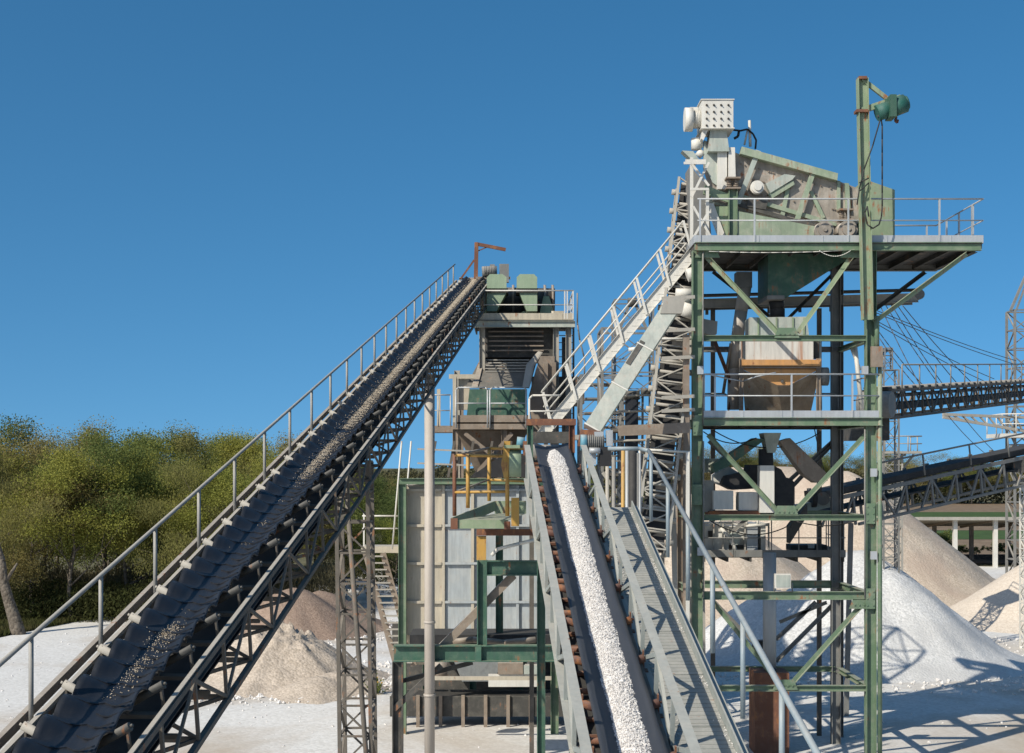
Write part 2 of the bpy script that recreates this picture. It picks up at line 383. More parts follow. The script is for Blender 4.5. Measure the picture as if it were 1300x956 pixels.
def belt(L,hw,c0,ang,D0,D1,step,lift,sag=0.0,pitch=1.0,th=.022,wr=0,hump=0):
    mb=MB(); tr=trough(L,hw,c0,ang,0); n=int((D1-D0)/step)+1
    m=len(tr)
    for i in range(n+1):
        d=D0+(D1-D0)*i/n
        ph=math.cos(2*math.pi*d/pitch)
        for k,(a,b) in enumerate(tr):
            e=(abs(a)/hw)**2
            mb.v.append(L.p(d,a*(1+.02*ph*sag*10*e)+wr*noise.noise(V((d*.6,a,1))),lift+b+sag*(ph-1)*.5*(.5+e)+hump*(abs(math.sin(math.pi*(d+(.5 if a<0 else 1.5)*abs(a)+.02*noise.noise(V((d,a*3,2))))/pitch))-.8)*min(1,max(0,(abs(a)/hw-.25)*1.6))))
    top=len(mb.v)
    for i in range(n+1):
        for k in range(m): mb.v.append(mb.v[i*m+k]-L.n*th)
    for i in range(n):
        for k in range(m-1):
            a=i*m+k; mb.f.append([a,a+1,a+m+1,a+m]); mb.sm.append(True)
            a+=top; mb.f.append([a,a+m,a+m+1,a+1]); mb.sm.append(True)
        for k in (0,m-1):
            a=i*m+k; q=[a,a+m,a+m+top,a+top]; mb.f.append(q if k==0 else q[::-1]); mb.sm.append(True)
    return mb
def stone(mb,c,r,sd_=None):
    a=random.random()*6.28; b=random.random()*6.28
    M=Matrix.Rotation(a,3,'Z')@Matrix.Rotation(b,3,'X')
    vs=[M@V(q)*r*random.uniform(.6,1.15) for q in ((1,0,0),(-1,0,0),(0,1,0),(0,-1,0),(0,0,.8),(0,0,-.8))]
    mb.add([c+v for v in vs],[(0,2,4),(2,1,4),(1,3,4),(3,0,4),(2,0,5),(1,2,5),(3,1,5),(0,3,5)],False)
def copyobj(o,parent,matrix=None):
    c=o.copy(); COL.objects.link(c); c.parent=parent
    if matrix is not None: c.matrix_local=matrix
    ORG[c.name]=None
    for ch in o.children: copyobj(ch,c)
    return c
def idler_set(L,root,Ds,hw,c0,ang,half,lift,matr,matf,rr=.065,dark=None):
    """frame with two wing rollers, built once in the conveyor's own axes, then copied along it"""
    def M(D):
        m=Matrix((L.s,L.d,L.n)).transposed().to_4x4(); m.translation=L.p(D)-V(ORG[root.name]); return m
    f=MB(); z0=lift-.10
    f.beam((-half,0,z0-.10),(half,0,z0-.10),.09,.045)
    for s_ in (-1,1):
        f.beam((s_*(half-.03),0,z0-.11),(s_*(half-.05),0,z0+.26),.05,.022,up=X_)
        f.beam((s_*c0,0,z0-.11),(s_*c0,0,z0+.02),.05,.02,up=X_)
        f.obox(V((s_*(half-.02),0,z0-.06)),X_*.05,Y_*.06,Z_*.012)
    f.pipe((-c0*.93,0,lift-rr-.025),(c0*.93,0,lift-rr-.025),rr,8)
    fr=f.build('idler',matf,root,matrix=M(Ds[0]))
    for s_ in (-1,1):
        r=MB(); x0=c0*1.12; x1=half-.055; t=math.tan(ang)
        n=V((-math.sin(ang)*s_,0,math.cos(ang)))
        a=V((s_*x0,0,lift+(x0-c0)*t))-n*(rr+.03); b=V((s_*x1,0,lift+(x1-c0)*t))-n*(rr+.03)
        r.pipe(a,b,rr,10); d=(b-a).normalized(); r.pipe(b,b+d*.03,rr*.35,6)
        r.build('roller',dark if (dark and s_>0) else matr,fr,matrix=Matrix())  # right-hand roller can take a darker material for its shade
    for D in Ds[1:]: copyobj(fr,root,M(D))

# --- the long conveyor on the left
LL=Line(-4.895,3.30,.0594,.23)
lc=thing('belt_conveyor','long inclined conveyor with black ribbed belt and rusty lattice truss, rising from lower left','conveyor',LL.p(8)-Z_*5.1)
TOPL=57.2
mb=belt(LL,.37,.13,R(30),7,TOPL,.05,.075,hump=.10,pitch=.515)
for i in range(int((TOPL-8)/.2575)):        # raised chevron ribs of the belt
    d=8+i*.2575
    for s_ in (-1,1):
        pr=None
        for k in range(5):
            x=.35*(1-k/4); z=max(0,x-.13)*math.tan(R(30)); q=LL.p(d-(.30 if s_<0 else .75)*x,s_*x,.082+z)
            if pr is not None and not (s_<0 and i%2): mb.beam(pr,q,.03,.016 if s_>0 else .01,up=LL.n)
            pr=q
mb.build('belt',BELT_BLK,lc)
mb=MB(); mb.obox((LL.p(7,0,-.5)+LL.p(TOPL,0,-.5))/2, LL.d*(LL.p(7)-LL.p(TOPL)).length/2, LL.s*.4, LL.n*.01); mb.build('return_belt',BELT_BLK,lc)
mb=MB(); mb.obox((LL.p(7,0,-.27)+LL.p(TOPL,0,-.27))/2, LL.d*(LL.p(7)-LL.p(TOPL)).length/2, LL.s*.52, LL.n*.008); mb.build('shade_pan',BLACK,lc)  # black sheet added below the belt, standing in for shade in the gap
for s_ in (-1,1):
    mb=MB(); mb.chan(LL.p(7,s_*.60,.01),LL.p(TOPL,s_*.60,.01),.05,.07,up=LL.n,side=-s_); mb.build('stringer',TRUSSL,lc)
    mb=MB(); girder(mb,LL,s_*.60,7,TOPL,.80,1.18,c=.065,wv=.05); mb.build('girder',TRUSS,lc)
mb=MB()
for i in range(int((TOPL-8)/1.18)):
    d=7+i*1.18
    mb.beam(LL.p(d,-.55,-.80),LL.p(d,.55,-.80),.06,.06); mb.beam(LL.p(d,-.55,-.80),LL.p(d+1.18,.55,-.80),.05,.04); mb.beam(LL.p(d+.6,-.55,-.5),LL.p(d+.6,.55,-.5),.07,.05)
    if i%2: mb.beam(LL.p(d,-.55,-.12),LL.p(d,.55,-.78),.05,.04)
mb.build('cross_bracing',TRUSS,lc)
idler_set(LL,lc,[12.36+i*1.03 for i in range(43)],.37,.13,R(30),.535,.045,TRUSSL,TRUSS,rr=.045,dark=DARK)  # rollers on the right are coloured darker, as shaded
hp=[LL.p(8,-.66,-.05),LL.p(TOPL-1.5,-.66,-.05)]
rails(lc,hp,.88,[i/24.3 for i in range(25)],HRAIL,r=.027,mid=False,pr=.026)
mb=MB(); mb.chan(LL.p(7,-.75,.02),LL.p(TOPL,-.75,.02),.06,.10,up=LL.n); mb.build('cable_tray',BROWN,lc)
mb=MB(); mb.pipe(LL.p(TOPL,-.46,-.16),LL.p(TOPL,.46,-.16),.24,16); mb.build('head_pulley',GALVD,lc)
# its supports: round column and lattice trestle
def column_under(L,root,D,r,mat,zoff=-.85,x=0):
    p=L.p(D,x,zoff); m=MB(); m.pipe((p.x,p.y,0),p,r,14); m.pipe((p.x,p.y,2.55),(p.x,p.y,2.62),r*1.18,14); m.pipe((p.x,p.y,4.6),(p.x,p.y,4.66),r*1.14,14)
    m.obox(V((p.x,p.y,.05)),X_*r*2,Y_*r*2,Z_*.05); return m.build('support_column',mat,root)
column_under(LL,lc,39.6,.145,PIPEC,x=.22)
def lattice_tower(mb,x,y,z0,z1,w,dp,step,c=.07,b=.04,x1=None,y1=None):
    x1=x if x1 is None else x1; y1=y if y1 is None else y1
    n=max(1,round((z1-z0)/step))
    cs=[(-1,-1),(1,-1),(1,1),(-1,1)]
    def q(k,f): return V((x+(x1-x)*f+cs[k%4][0]*w/2, y+(y1-y)*f+cs[k%4][1]*dp/2, z0+(z1-z0)*f))
    for k in range(4): mb.beam(q(k,0),q(k,1),c,c,up=X_)
    for i in range(n):
        f0,f1=i/n,(i+1)/n
        for k in range(4):
            mb.beam(q(k,f0),q(k+1,f0),b*.9,b*.8)
            a,bb=(k,k+1) if (i+k)%2 else (k+1,k)
            mb.beam(q(a,f0),q(bb,f1),b,b*.7)
    for k in range(4): mb.beam(q(k,1),q(k+1,1),b,b)
mb=MB(); D=28.6; p=LL.p(D,0,-.8); lattice_tower(mb,p.x+.12,D,0,p.z,.62,.9,.62,c=.075,b=.05,x1=p.x)
mb.build('trestle',TRUSS,lc)
mb=MB(); mb.pipe((p.x+.55,D-.6,0),LL.p(D-.6,-.1,-.85),.05,8); mb.build('strut',TRUSS,lc)
mb=MB(); D=14; p=LL.p(D,0,-.8); lattice_tower(mb,p.x,D,0,p.z,.8,.8,.8); mb.build('trestle',TRUSS,lc)
# grit lying along the long belt
mb=MB()
for i in range(30000):
    d=12+(46)*(random.random()**.75); a=random.gauss(0,.07 if d<28 else .065)+.015
    k=noise.noise(V((d*.35,3,1)))+.5*noise.noise(V((d*1.7,8,1)))
    dens=(-.16 if d<24 else .2+(d-21)*.03)
    if k+dens<random.uniform(-.15,.35): continue
    if d>26: a*=1.2
    stone(mb,LL.p(d,a,.075+max(0,abs(a)-.13)*.57+random.random()*.015),random.uniform(.005,.0115)*(1+ max(0,d-20)*.016))
tag(mb.build('belt_grit',G_BEIGE),'thin trail of beige grit lying along the black ribbed belt','grit',kind='stuff')

# --- the middle conveyor carrying white stone
LM=Line(2.05,1.67,-.0344,.246); TM=34.0; BL=-.55; LB=Line(2.05+.06,1.67,-.0344,.246)
mc=thing('belt_conveyor','middle conveyor with grey belt carrying white stone between two grey lattice sides','conveyor',LM.p(8)-Z_*3.6)
belt(LB,.42,.16,R(20),9,TM,.13,BL,sag=.012,pitch=1.58).build('belt',BELT_GRY,mc)
mb=MB(); mb.obox((LM.p(9,0,-.95)+LM.p(TM,0,-.95))/2, LM.d*(LM.p(9)-LM.p(TM)).length/2, LM.s*.38, LM.n*.01); mb.build('return_belt',BELT_BLK,mc)
mb=MB(); mb.obox((LM.p(9,0,-.82)+LM.p(TM,0,-.82))/2, LM.d*(LM.p(9)-LM.p(TM)).length/2, LM.s*.56, LM.n*.008); mb.build('shade_pan',BLACK,mc)  # added black sheet that puts the shade between belt and girders
for s_ in (-1,1):
    mb=MB(); girder(mb,LM,s_*.63,9,TM-2.4,.80,1.55,c=.13,wv=.075); mb.build('girder',GIRD,mc)
    mb=MB(); mb.chan(LM.p(9,s_*.54,BL-.12),LM.p(TM-.2,s_*.54,BL-.12),.06,.10,up=LM.n,side=-s_); mb.build('idler_stringer',DARK,mc)
for i in range(24):
    d=9+i*1.05; mb=MB(); mb.beam(LM.p(d,-.6,-.78),LM.p(d,.6,-.78),.06,.05); mb.build('cross_member',RUST,mc)
idler_set(LB,mc,[11.06+i*1.58 for i in range(14)],.42,.16,R(20),.56,BL-.02,RUSTB,RUST,rr=.062)
for i in range(14):
    d=11.85+i*1.58; mb=MB(); mb.pipe(LM.p(d,-.50,BL-.16),LM.p(d,.50,BL-.16),.045,10); mb.build('return_roller',RUST,mc)
# walkway with kerb plates beside it
WK=-.80
HW=.60
mb=MB()
mb.obox((LM.p(9,1.07,WK)+LM.p(TM-4.6,1.07,WK))/2, LM.d*(LM.p(9)-LM.p(TM-4.6)).length/2, LM.s*.385, LM.n*.02)
for i in range(12): mb.obox(LM.p(10+i*1.75,1.07,WK+.026),LM.d*.02,LM.s*.38,LM.n*.006)
for i in range(150):
    mb.obox(LM.p(10+i*.128,1.07,WK+.022),LM.d*.006,LM.s*.375,LM.n*.004)
mb.build('walkway',WALK,mc)
mb=MB()
for i in range(2600):      # drifts of spilt stone against the kerb and the girder
    d=random.uniform(12,29); k=noise.noise(V((d*.5,3,8)))+.5*noise.noise(V((d*2.3,1,8)))
    if k<-.05+random.random()*.4: continue
    a=1.45-abs(random.gauss(0,.06)) if random.random()<.6 else .70+abs(random.gauss(0,.10))
    stone(mb,LM.p(d,a,WK+.03),random.uniform(.006,.016))
tag(mb.build('spilt_stone',G_WHITE),'pale stone grit spilt along both edges of the walkway','grit',kind='stuff')
mb=MB(); mb.obox((LM.p(9,1.47,WK+.07)+LM.p(TM-4.6,1.47,WK+.07))/2, LM.d*(LM.p(9)-LM.p(TM-4.6)).length/2, LM.s*.012, LM.n*.09)
mb.chan(LM.p(9,1.56,WK-.02),LM.p(TM-4.6,1.56,WK-.02),.07,.14,up=LM.n,side=-1); mb.build('kerb_plate',GIRD,mc)
h=rails(mc,[LM.p(9,1.75,WK),LM.p(TM-5.2,1.75,WK)],1.34,[.03+.119*i for i in range(9)],RAILP,r=.042,mid=False,up=Z_,pr=.036,n=10)
mb=MB(); q=LM.p(TM-5.2,1.75,WK)+Z_*1.34; mb.poly([q,q+V((-.15,.35,.05)),q+V((-.8,.5,.05))],.042,10); mb.build('handrail',RAILP,mc)
mb=MB(); mb.pipe(LM.p(TM,-.44,BL-.18),LM.p(TM,.44,BL-.18),.2,16); mb.build('head_pulley',GALVD,mc)
for D in (12,30.8):
    for s_ in (-.35,.35):
        p=LM.p(D,s_,-.62); mb=MB(); mb.ibeam((p.x,p.y,0),p,.18,.18,up=X_); mb.build('support_leg',DGREEN,mc)
# white stone load: a mound with single pebbles over it
mb=MB(); n=420; m=9; D0,D1=9,33.5
for i in range(n+1):
    d=D0+(D1-D0)*i/n
    hw=.205+.035*noise.noise(V((d*1.6,0,4)))+.02*noise.noise(V((d*6,2,4))); sh=.02*noise.noise(V((d*.8,7,4)))+.04
    if d>32.5: hw*=math.sqrt(max(.01,(33.55-d)/1.05))
    for k in range(m):
        u=(k/(m-1))*2-1
        mb.v.append(LB.p(d,u*hw+sh,BL-.002+(1-u*u)*.075*(hw/.2)+.012*noise.noise(V((d*9,u*4,1)))))
for i in range(n):
    for k in range(m-1): a=i*m+k; mb.f.append([a,a+1,a+m+1,a+m]); mb.sm.append(True)
for i in range(16000):
    d=random.uniform(15.5,33.4); hw=.205+.035*noise.noise(V((d*1.6,0,4)))+.02*noise.noise(V((d*6,2,4)));sh=.02*noise.noise(V((d*.8,7,4)))+.04
    if d>32.5: hw*=math.sqrt(max(.01,(33.55-d)/1.05))
    u=random.uniform(-1.04,1.04)
    if random.random()<.012: u*=random.uniform(1.05,1.7)
    stone(mb,LB.p(d,u*hw+sh,BL+.006+max(0,1-u*u)*.078*(hw/.2)),random.choice((.010,.013,.016,.021))*random.uniform(.8,1.2))
tag(mb.build('stone_load',G_WHITE),'band of small white stones carried on the grey belt','gravel',kind='stuff')

mb=MB()
for (cx_,cy_,r_,n_s) in ((at(1090,683,67)[0],67,9,1500),(at(1072,594,100)[0],100,13,900),(at(352,792,60)[0],60,5,1200),(at(372,742,77)[0],77,6,500),(at(1345,690,82)[0],82,11,500),(at(1205,806,64)[0],64,2,400)):
    for i in range(n_s):
        a=random.random()*6.28; r=r_*random.uniform(.75,1.3); x=cx_+math.cos(a)*r; y=cy_+math.sin(a)*r
        stone(mb,V((x,y,.03)),random.choice((.03,.05,.08,.12))*random.uniform(.7,1.3))
for i in range(2500): stone(mb,V((random.uniform(-24,45),random.uniform(45,110),.01)),random.choice((.02,.03,.05,.07)))
tag(mb.build('loose_stones',G_WHITE),'loose pale stones scattered over the white yard and the toes of the heaps','stones',kind='stuff')
# low ridges left by wheels
mb=MB()
for (x0,y0,x1,y1) in ((-20,78,-9,60),(-17.5,80,-7,62),(16,60,30,66),(17,63,31,69),(20,90,40,100),(-12,100,4,118)):
    n=60
    for i in range(n):
        a_=V((x0,y0,0)).lerp(V((x1,y1,0)),i/n); b_=V((x0,y0,0)).lerp(V((x1,y1,0)),(i+1)/n)
        a_.x+=1.2*math.sin(i*.05); b_.x+=1.2*math.sin((i+1)*.05); w_=.12+.08*noise.noise(V((i*.3,x0,0)))
        s__=(b_-a_).cross(Z_).normalized()
        mb.add([a_-s__*w_+Z_*.004,a_+Z_*(.05+.04*noise.noise(V((i*.7,x0,3)))),a_+s__*w_+Z_*.004,b_+s__*w_+Z_*.004,b_+Z_*(.05+.04*noise.noise(V((i*.7+.7,x0,3)))),b_-s__*w_+Z_*.004],[(0,1,4,5),(1,2,3,4)])
structure('wheel_track_ridges',mb,P_SAND)
def bx(parent,name,x0,y0,x1,y1,D,th,mat):
    a=P(x0,y1,D); b=P(x1,y0,D); m=MB(); m.box((a.x,D,a.z),(b.x,D+th,b.z)); return m.build(name,mat,parent)
# ------------------------------------------------------------------ right hand green tower
FD,BD=42.0,46.0
def T(px,py,D=FD): return P(px,py,D)
def zz(py,D=FD): return EYE+(HOR-py)*D/F
def xx(px,D=FD): return (px-CX)*D/F
XL,XR=xx(885),xx(1105)
tw=thing('screening_tower','tall green steel tower on the right with railed decks, diagonal braces and corner pipe','tower',((XL+XR)/2,44,0))
for x in (XL,XR):
    MB().ibeam((x,FD,0),(x,FD,zz(318.6)),.30,.30,.02,up=X_).build('column',GREEN,tw)
for x,d in ((XL,BD),(XR-.12,BD),(XR+.25,BD+1.2)):
    MB().ibeam((x,d,0),(x,d,zz(330,d)),.28,.28,.02,up=X_).build('column',BROWN if x==XL else GALVD,tw)
MB().pipe((xx(1117,41.85),41.85,0),(xx(1117,41.85),41.85,zz(440)),.07,12).build('corner_pipe',GREEN,tw)
MB().pipe((xx(1113,41.8),41.8,zz(440)),(xx(1113,41.8),41.8,zz(402)),.08,12).build('corner_pipe',GREEN,tw)
m=MB(); m.box((xx(1105,41.75),41.6,zz(467)),(xx(1119,41.75),41.75,zz(441))); m.build('rusty_bracket',BROWN,tw)
LZ=[zz(314.3),zz(429.5),zz(535.5),zz(657),zz(756),2.43]
for i,z in enumerate(LZ):
    h=.24 if i in(0,2,4) else .17
    if i==0: x1=xx(1243)
    elif i==2: x1=xx(1118)
    else: x1=XR-.15
    x0=XL-.1 if i in (0,) else XL+.15
    for d in (FD-(.18 if i in(0,2) else 0),BD+(.2 if i in(0,2) else 0)):
        MB().ibeam((x0,d,z),(x1,d,z),.2,h,.016).build('beam',GREEN if d<44 else (GREEN if i in (3,4,5) else GALVD),tw)
    for x in ([XL,XR]+([x1-.1,(XR+x1)/2] if i==0 else [])):
        MB().ibeam((x,FD+.12,z-.02),(x,BD-.1,z-.02),.18,h-.02,.016).build('side_beam',GREEN if i else DARK,tw)
def vbrace(D,ps,mat,w=.13):
    for a,b in ps:
        MB().angle(P(*a,D),P(*b,D),w,.014,up=Y_).build('brace',mat,tw)
vbrace(FD-.03,[((897,326),(987,422)),((1083,323),(1013,422))],LGREEN)
vbrace(FD-.03,[((899,552),(987,649)),((1099,552),(1009,649))],GREEN)
vbrace(FD-.03,[((905,764),(990,868)),((1094,768),(1005,868))],GREEN)
vbrace(FD-.25,[((1110,409),(1228,322))],LGREEN,.14)
vbrace(BD+.1,[((905,345),(985,408)),((1060,345),(1000,405))],DARK,.1)
vbrace(BD+.1,[((900,560),(985,640)),((1060,560),(985,640)),((1062,556),(930,675))],GALVD,.12)
vbrace(BD+.1,[((1060,765),(985,840)),((1036,764),(985,812)),((905,762),(985,845)),((990,790),(1050,765))],GALVD,.12)
vbrace(BD+.1,[((1175,345),(1095,405))],DARK,.13)
for (x,y) in ((999,424),(998,650),(997,871),(1083,322),(898,322),(1094,768)):
    m=MB(); m.pp([(x-16,y+5),(x+16,y+5),(x+11,y-8),(x-11,y-8)],FD-.1,.02)
    for dx in (-9,-3,3,9): m.obox(P(x+dx,y,FD-.11),X_*.02,Y_*.02,Z_*.02)
    m.build('gusset_plate',GREEN,tw)
for x,y in ((885,540),(1105,652),(885,628),(1105,760)):
    m=MB(); m.obox(P(x,y,FD-.16),X_*.14,Y_*.012,Z_*.3)
    for dz in (-.2,0,.2):
        for dx in (-.09,.09): m.obox(P(x,y,FD-.18)+V((dx,0,dz)),X_*.02,Y_*.015,Z_*.02)
    m.build('splice_plate',GREEN,tw)
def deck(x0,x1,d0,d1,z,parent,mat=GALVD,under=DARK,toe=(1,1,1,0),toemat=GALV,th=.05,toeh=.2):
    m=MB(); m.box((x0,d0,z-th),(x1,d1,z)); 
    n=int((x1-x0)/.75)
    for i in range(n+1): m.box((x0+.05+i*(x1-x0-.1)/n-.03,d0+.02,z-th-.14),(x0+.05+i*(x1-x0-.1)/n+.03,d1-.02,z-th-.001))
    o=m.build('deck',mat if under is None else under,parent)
    m=MB()
    if toe[0]:
        m.box((x0-.01,d0-.02,z-.03),(x1+.01,d0-.004,z+toeh))
        for i in range(1,5): m.box((x0+(x1-x0)*i/4.5-.012,d0-.034,z-.03),(x0+(x1-x0)*i/4.5+.012,d0-.02,z+toeh-.01))
    if toe[1]: m.box((x1+.004,d0,z-.03),(x1+.02,d1,z+toeh-.01))
    if toe[2]: m.box((x0-.02,d0,z-.03),(x0-.004,d1,z+toeh-.01))
    if toe[3]: m.box((x0,d1+.004,z-.03),(x1,d1+.02,z+toeh-.01))
    if m.v: m.build('toe_board',toemat,o)
    return o
ztop=LZ[0]+.13
xr1=xx(1245)
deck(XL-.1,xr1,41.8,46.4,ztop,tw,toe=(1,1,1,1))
rails(tw,[(XL-.02,41.78,ztop),(xr1,41.78,ztop),(xr1,46.4,ztop),(XR+.6,46.4,ztop)],1.27,[.005,.107,.283,.459-.005,.565+.03,.60,.68,.76,.85],GALV,r=.026,pr=.03,square=True)
z2=LZ[2]+.125; x2=xx(1113)
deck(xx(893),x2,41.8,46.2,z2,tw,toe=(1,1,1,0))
rails(tw,[(xx(897),45,z2),(xx(893),41.78,z2),(x2,41.78,z2),(x2,45,z2)],1.27,[0,.27,.305,.50,.655,.76,.84,1],GALV,r=.026,pr=.03,square=True)
m=MB(); m.poly([P(903,476,41.7),P(925,481,41.9),P(943,484,42.2),P(960,478,41.8),P(985,473,41.77)],.022); m.build('bent_rail',GALV,tw)
# the rear service platform lower down
z3=zz(706,46.6)
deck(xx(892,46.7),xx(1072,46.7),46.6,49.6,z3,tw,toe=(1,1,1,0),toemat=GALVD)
rails(tw,[(xx(892,46.7),46.58,z3),(xx(1072,46.7),46.58,z3),(xx(1072,46.7),49.4,z3)],1.2,[0,.13,.3,.42,.5,.55,.6,.65,1],GALVD,r=.02,square=True)
# loose wires
def sagwire(a,b,s_,r,name,mat,parent,n=14):
    pts=[V(a).lerp(V(b),i/n)-Z_*s_*4*(i/n)*(1-i/n) for i in range(n+1)]
    m=MB(); m.poly(pts,r,5); return m.build(name,mat,parent)
sagwire(P(900,319,41.75),P(1085,317,41.75),.06,.012,'wire',WHITE,tw); sagwire(P(1040,318,41.7),P(1080,318,41.7),.17,.012,'wire',WHITE,tw)
for a,b,g in (((893,548,42.2),(960,556,43.5),.25),((905,546,43),(1040,550,44.5),.5),((1034,545,42.5),(1050,610,44),.1),((900,660,42.5),(1000,668,44),.35),((1005,660,42.6),(1096,658,42.3),.2)):
    sagwire(P(*a),P(*b),g,.018,'hanging_cable',BLACK,tw)
for px,y0,y1,D in ((892.5,320,540,41.82),(1098,545,760,41.82),(1110,560,900,42.3),(893,560,760,41.83)):
    m=MB(); m.pipe(P(px,y0,D),P(px,y1,D),.022,6); m.build('conduit',GALVD,tw)
for px,py in ((1109,600),(1109,705),(889,470),(889,700),(1098,470)):
    m=MB(); m.obox(P(px,py,41.78),X_*.09,Y_*.05,Z_*.12); m.build('junction_box',GALV,tw)
# inclined catwalk beam behind, with the belt it carries
cb=thing('transfer_conveyor','narrow horizontal conveyor crossing behind the tower under its top deck','conveyor',(xx(1010,46.8),47.2,0))
a=P(862,386,47.1); b=P(1166,378,47.1)
for o in (0,.75):
    MB().chan(a+Y_*o,b+Y_*o,.08,.30,up=Z_,side=1 if o else -1).build('side_channel',TRUSSL if not o else GALVD,cb)
MB().obox((a+b)/2+Y_*.37+Z_*.30,(b-a)/2*1.02,Y_*.32,Z_*.02).build('belt',BLACK,cb)
for q in (b+Z_*.12+X_*.05,a+Z_*.12):
    MB().pipe(q+Y_*.02,q+Y_*.72,.17,12).build('pulley',GALVD,cb)
for i in range(7):
    q=a.lerp(b,.12+i*.13)-Z_*.26
    MB().obox(q+Y_*.2,X_*.05,Y_*.03,Z_*.1).build('bracket',TRUSS,cb)
for px in (905,1040):
    q=P(px,384,47.4); MB().beam((q.x,q.y,0),q-Z_*.2,.14,.14,up=X_).build('support_leg',TRUSS,cb)

# ---------- vibrating screen on the top deck
vs_=thing('vibrating_screen','grimy green and white vibrating screen sloping down right on the top deck','screening machine',(xx(1000,43.3),43.6,ztop))
SD=43.2
m=MB(); m.pp([(893,180),(940,196),(1062,229),(1092,240),(1092,282),(1060,298),(1046,303),(960,272),(905,255),(893,215)],SD,.03)
m.build('side_plate',PLATE,vs_)
m=MB(); m.pp([(893,180),(940,196),(1062,229),(1092,240),(1092,282),(1060,298),(1046,303),(960,272),(905,255),(893,215)],SD+1.9,.03); m.build('side_plate',PLATE,vs_)
m=MB(); m.prism([P(940,200,SD+.04),P(1090,242,SD+.04),P(1090,247,SD+.04),P(940,205,SD+.04)],(0,1.85,0)); m.build('top_deck',PLATE,vs_)
m=MB(); m.prism([P(900,252,SD+.04),P(1060,296,SD+.04),P(1060,300,SD+.04),P(900,257,SD+.04)],(0,1.85,0)); m.build('bottom_pan',PALE,vs_)
def stiff(pts,D,th,mat,name='stiffener'): 
    m=MB(); m.pp(pts,D-th,th-.003); return m.build(name,mat,vs_)
stiff([(942,186),(1064,220),(1063,229),(940,195)],SD,.30,SCRG,'top_flange')
stiff([(960,190),(966,192),(940,259),(933,259)],SD-.17,.05,PALE)
stiff([(1031,213),(1037,215),(1016,278),(1009,278)],SD-.17,.05,SCRG)
stiff([(972,233),(996,221),(1010,223),(1006,228),(978,245)],SD,.22,PALE,'motor_bracket')
stiff([(975,246),(1007,229),(1009,234),(980,252)],SD,.18,SCRG,'motor_bracket')
stiff([(998,238),(1003,239),(996,274),(991,272)],SD,.08,SCRG)
stiff([(1027,242),(1032,243),(1048,276),(1043,277)],SD,.08,SCRG)
stiff([(1063,229),(1067,230),(1067,268),(1063,268)],SD,.10,SCRG)
stiff([(1073,232),(1078,233),(1080,268),(1074,268)],SD,.12,SCRG)
stiff([(936,245),(1050,279),(1062,283),(1062,287),(1048,284),(936,250)],SD,.12,SCRG,'side_rail')
stiff([(938,257),(1000,275),(1040,286),(1040,289),(998,280),(938,262)],SD-.13,.04,DARK,'side_rail')
stiff([(937,268),(1048,290),(1040,303),(935,302)],SD,.5,SCRG,'lower_chute')
stiff([(950,250),(975,256),(972,266),(948,262)],SD-.1,.1,DARK,'motor_mount')
stiff([(894,178),(911,185),(911,236),(905,232),(893,206)],SD,.10,PALE,'feed_plate')
stiff([(911,182),(923,188),(923,240),(911,240)],SD,.25,WHITE,'feed_plate')
stiff([(925,187),(933,187),(934,226),(925,226)],SD,.32,WHITE,'feed_plate')
stiff([(895,235),(925,246),(925,257),(893,246)],SD-.3,.12,LGREEN,'cross_channel')
stiff([(902,262),(926,262),(926,301),(918,301),(903,275)],SD,.3,LGREEN,'feed_leg')
stiff([(895,258),(906,258),(921,300),(912,302)],SD-.32,.05,WHITE,'feed_leg')
# bolts along the plate
m=MB()
for i in range(70):
    t=random.random(); px=940+t*140; y0=196+(px-940)*.28; py=y0+8+random.choice((4,20,38))*(1-.3*t)
    m.pipe(P(px,py,SD-.05),P(px,py,SD-.002),.022,6)
m.build('bolts',BROWN,vs_)
m=MB(); q=P(962,237,SD-.45); m.pipe(q,q+Y_*.42,.19,16); m.pipe(q-Y_*.05,q,.12,16); m.pipe(q+Y_*.1,q+Y_*.14,.21,16); m.build('vibrator_motor',WHITE,vs_)
for (x,y) in ((1047,292),(1077,291)):
    m=MB(); q=P(x,y,SD-.75); m.pipe(q,q+Y_*.8,.28,16); m.pipe(q-Y_*.06,q,.2,14); m.pipe(q-Y_*.1,q-Y_*.06,.06,8); m.build('drum_motor',PLATE,vs_)
def spring_post(x,y0,y1,D,mat,w=.12):
    m=MB(); a=P(x,y1,D); b=P(x,y0+14,D); m.ibeam((a.x,a.y,ztop),b,.26,.26,.02,up=X_); m.build('spring_post',mat,vs_)
    m=MB(); m.obox(P(x,y0,D),X_*.22,Y_*.2,Z_*.025); m.obox(P(x,y0+13,D),X_*.22,Y_*.2,Z_*.025)
    for dx in (-.1,.1):
        for k in range(5): m.pipe(P(x,y0+2+k*2.2,D)+X_*dx,P(x,y0+3+k*2.2,D)+X_*dx,.085,10)
        m.pipe(P(x,y0+1,D)+X_*dx,P(x,y0+12,D)+X_*dx,.06,8)
    m.build('spring',BROWN,vs_)
spring_post(930,227,302,SD-.42,GREEN); spring_post(1073,267,302,SD-.42,BROWN)
spring_post(930,227,302,SD+2.2,GREEN); spring_post(1073,267,302,SD+2.2,BROWN)
m=MB(); m.prism([P(1093,232,SD-.2),P(1102,229,SD-.2),P(1136,241,SD-.2),P(1136,299,SD-.2),P(1093,299,SD-.2)],(0,2.2,0)); m.build('discharge_box',LGREEN,vs_)
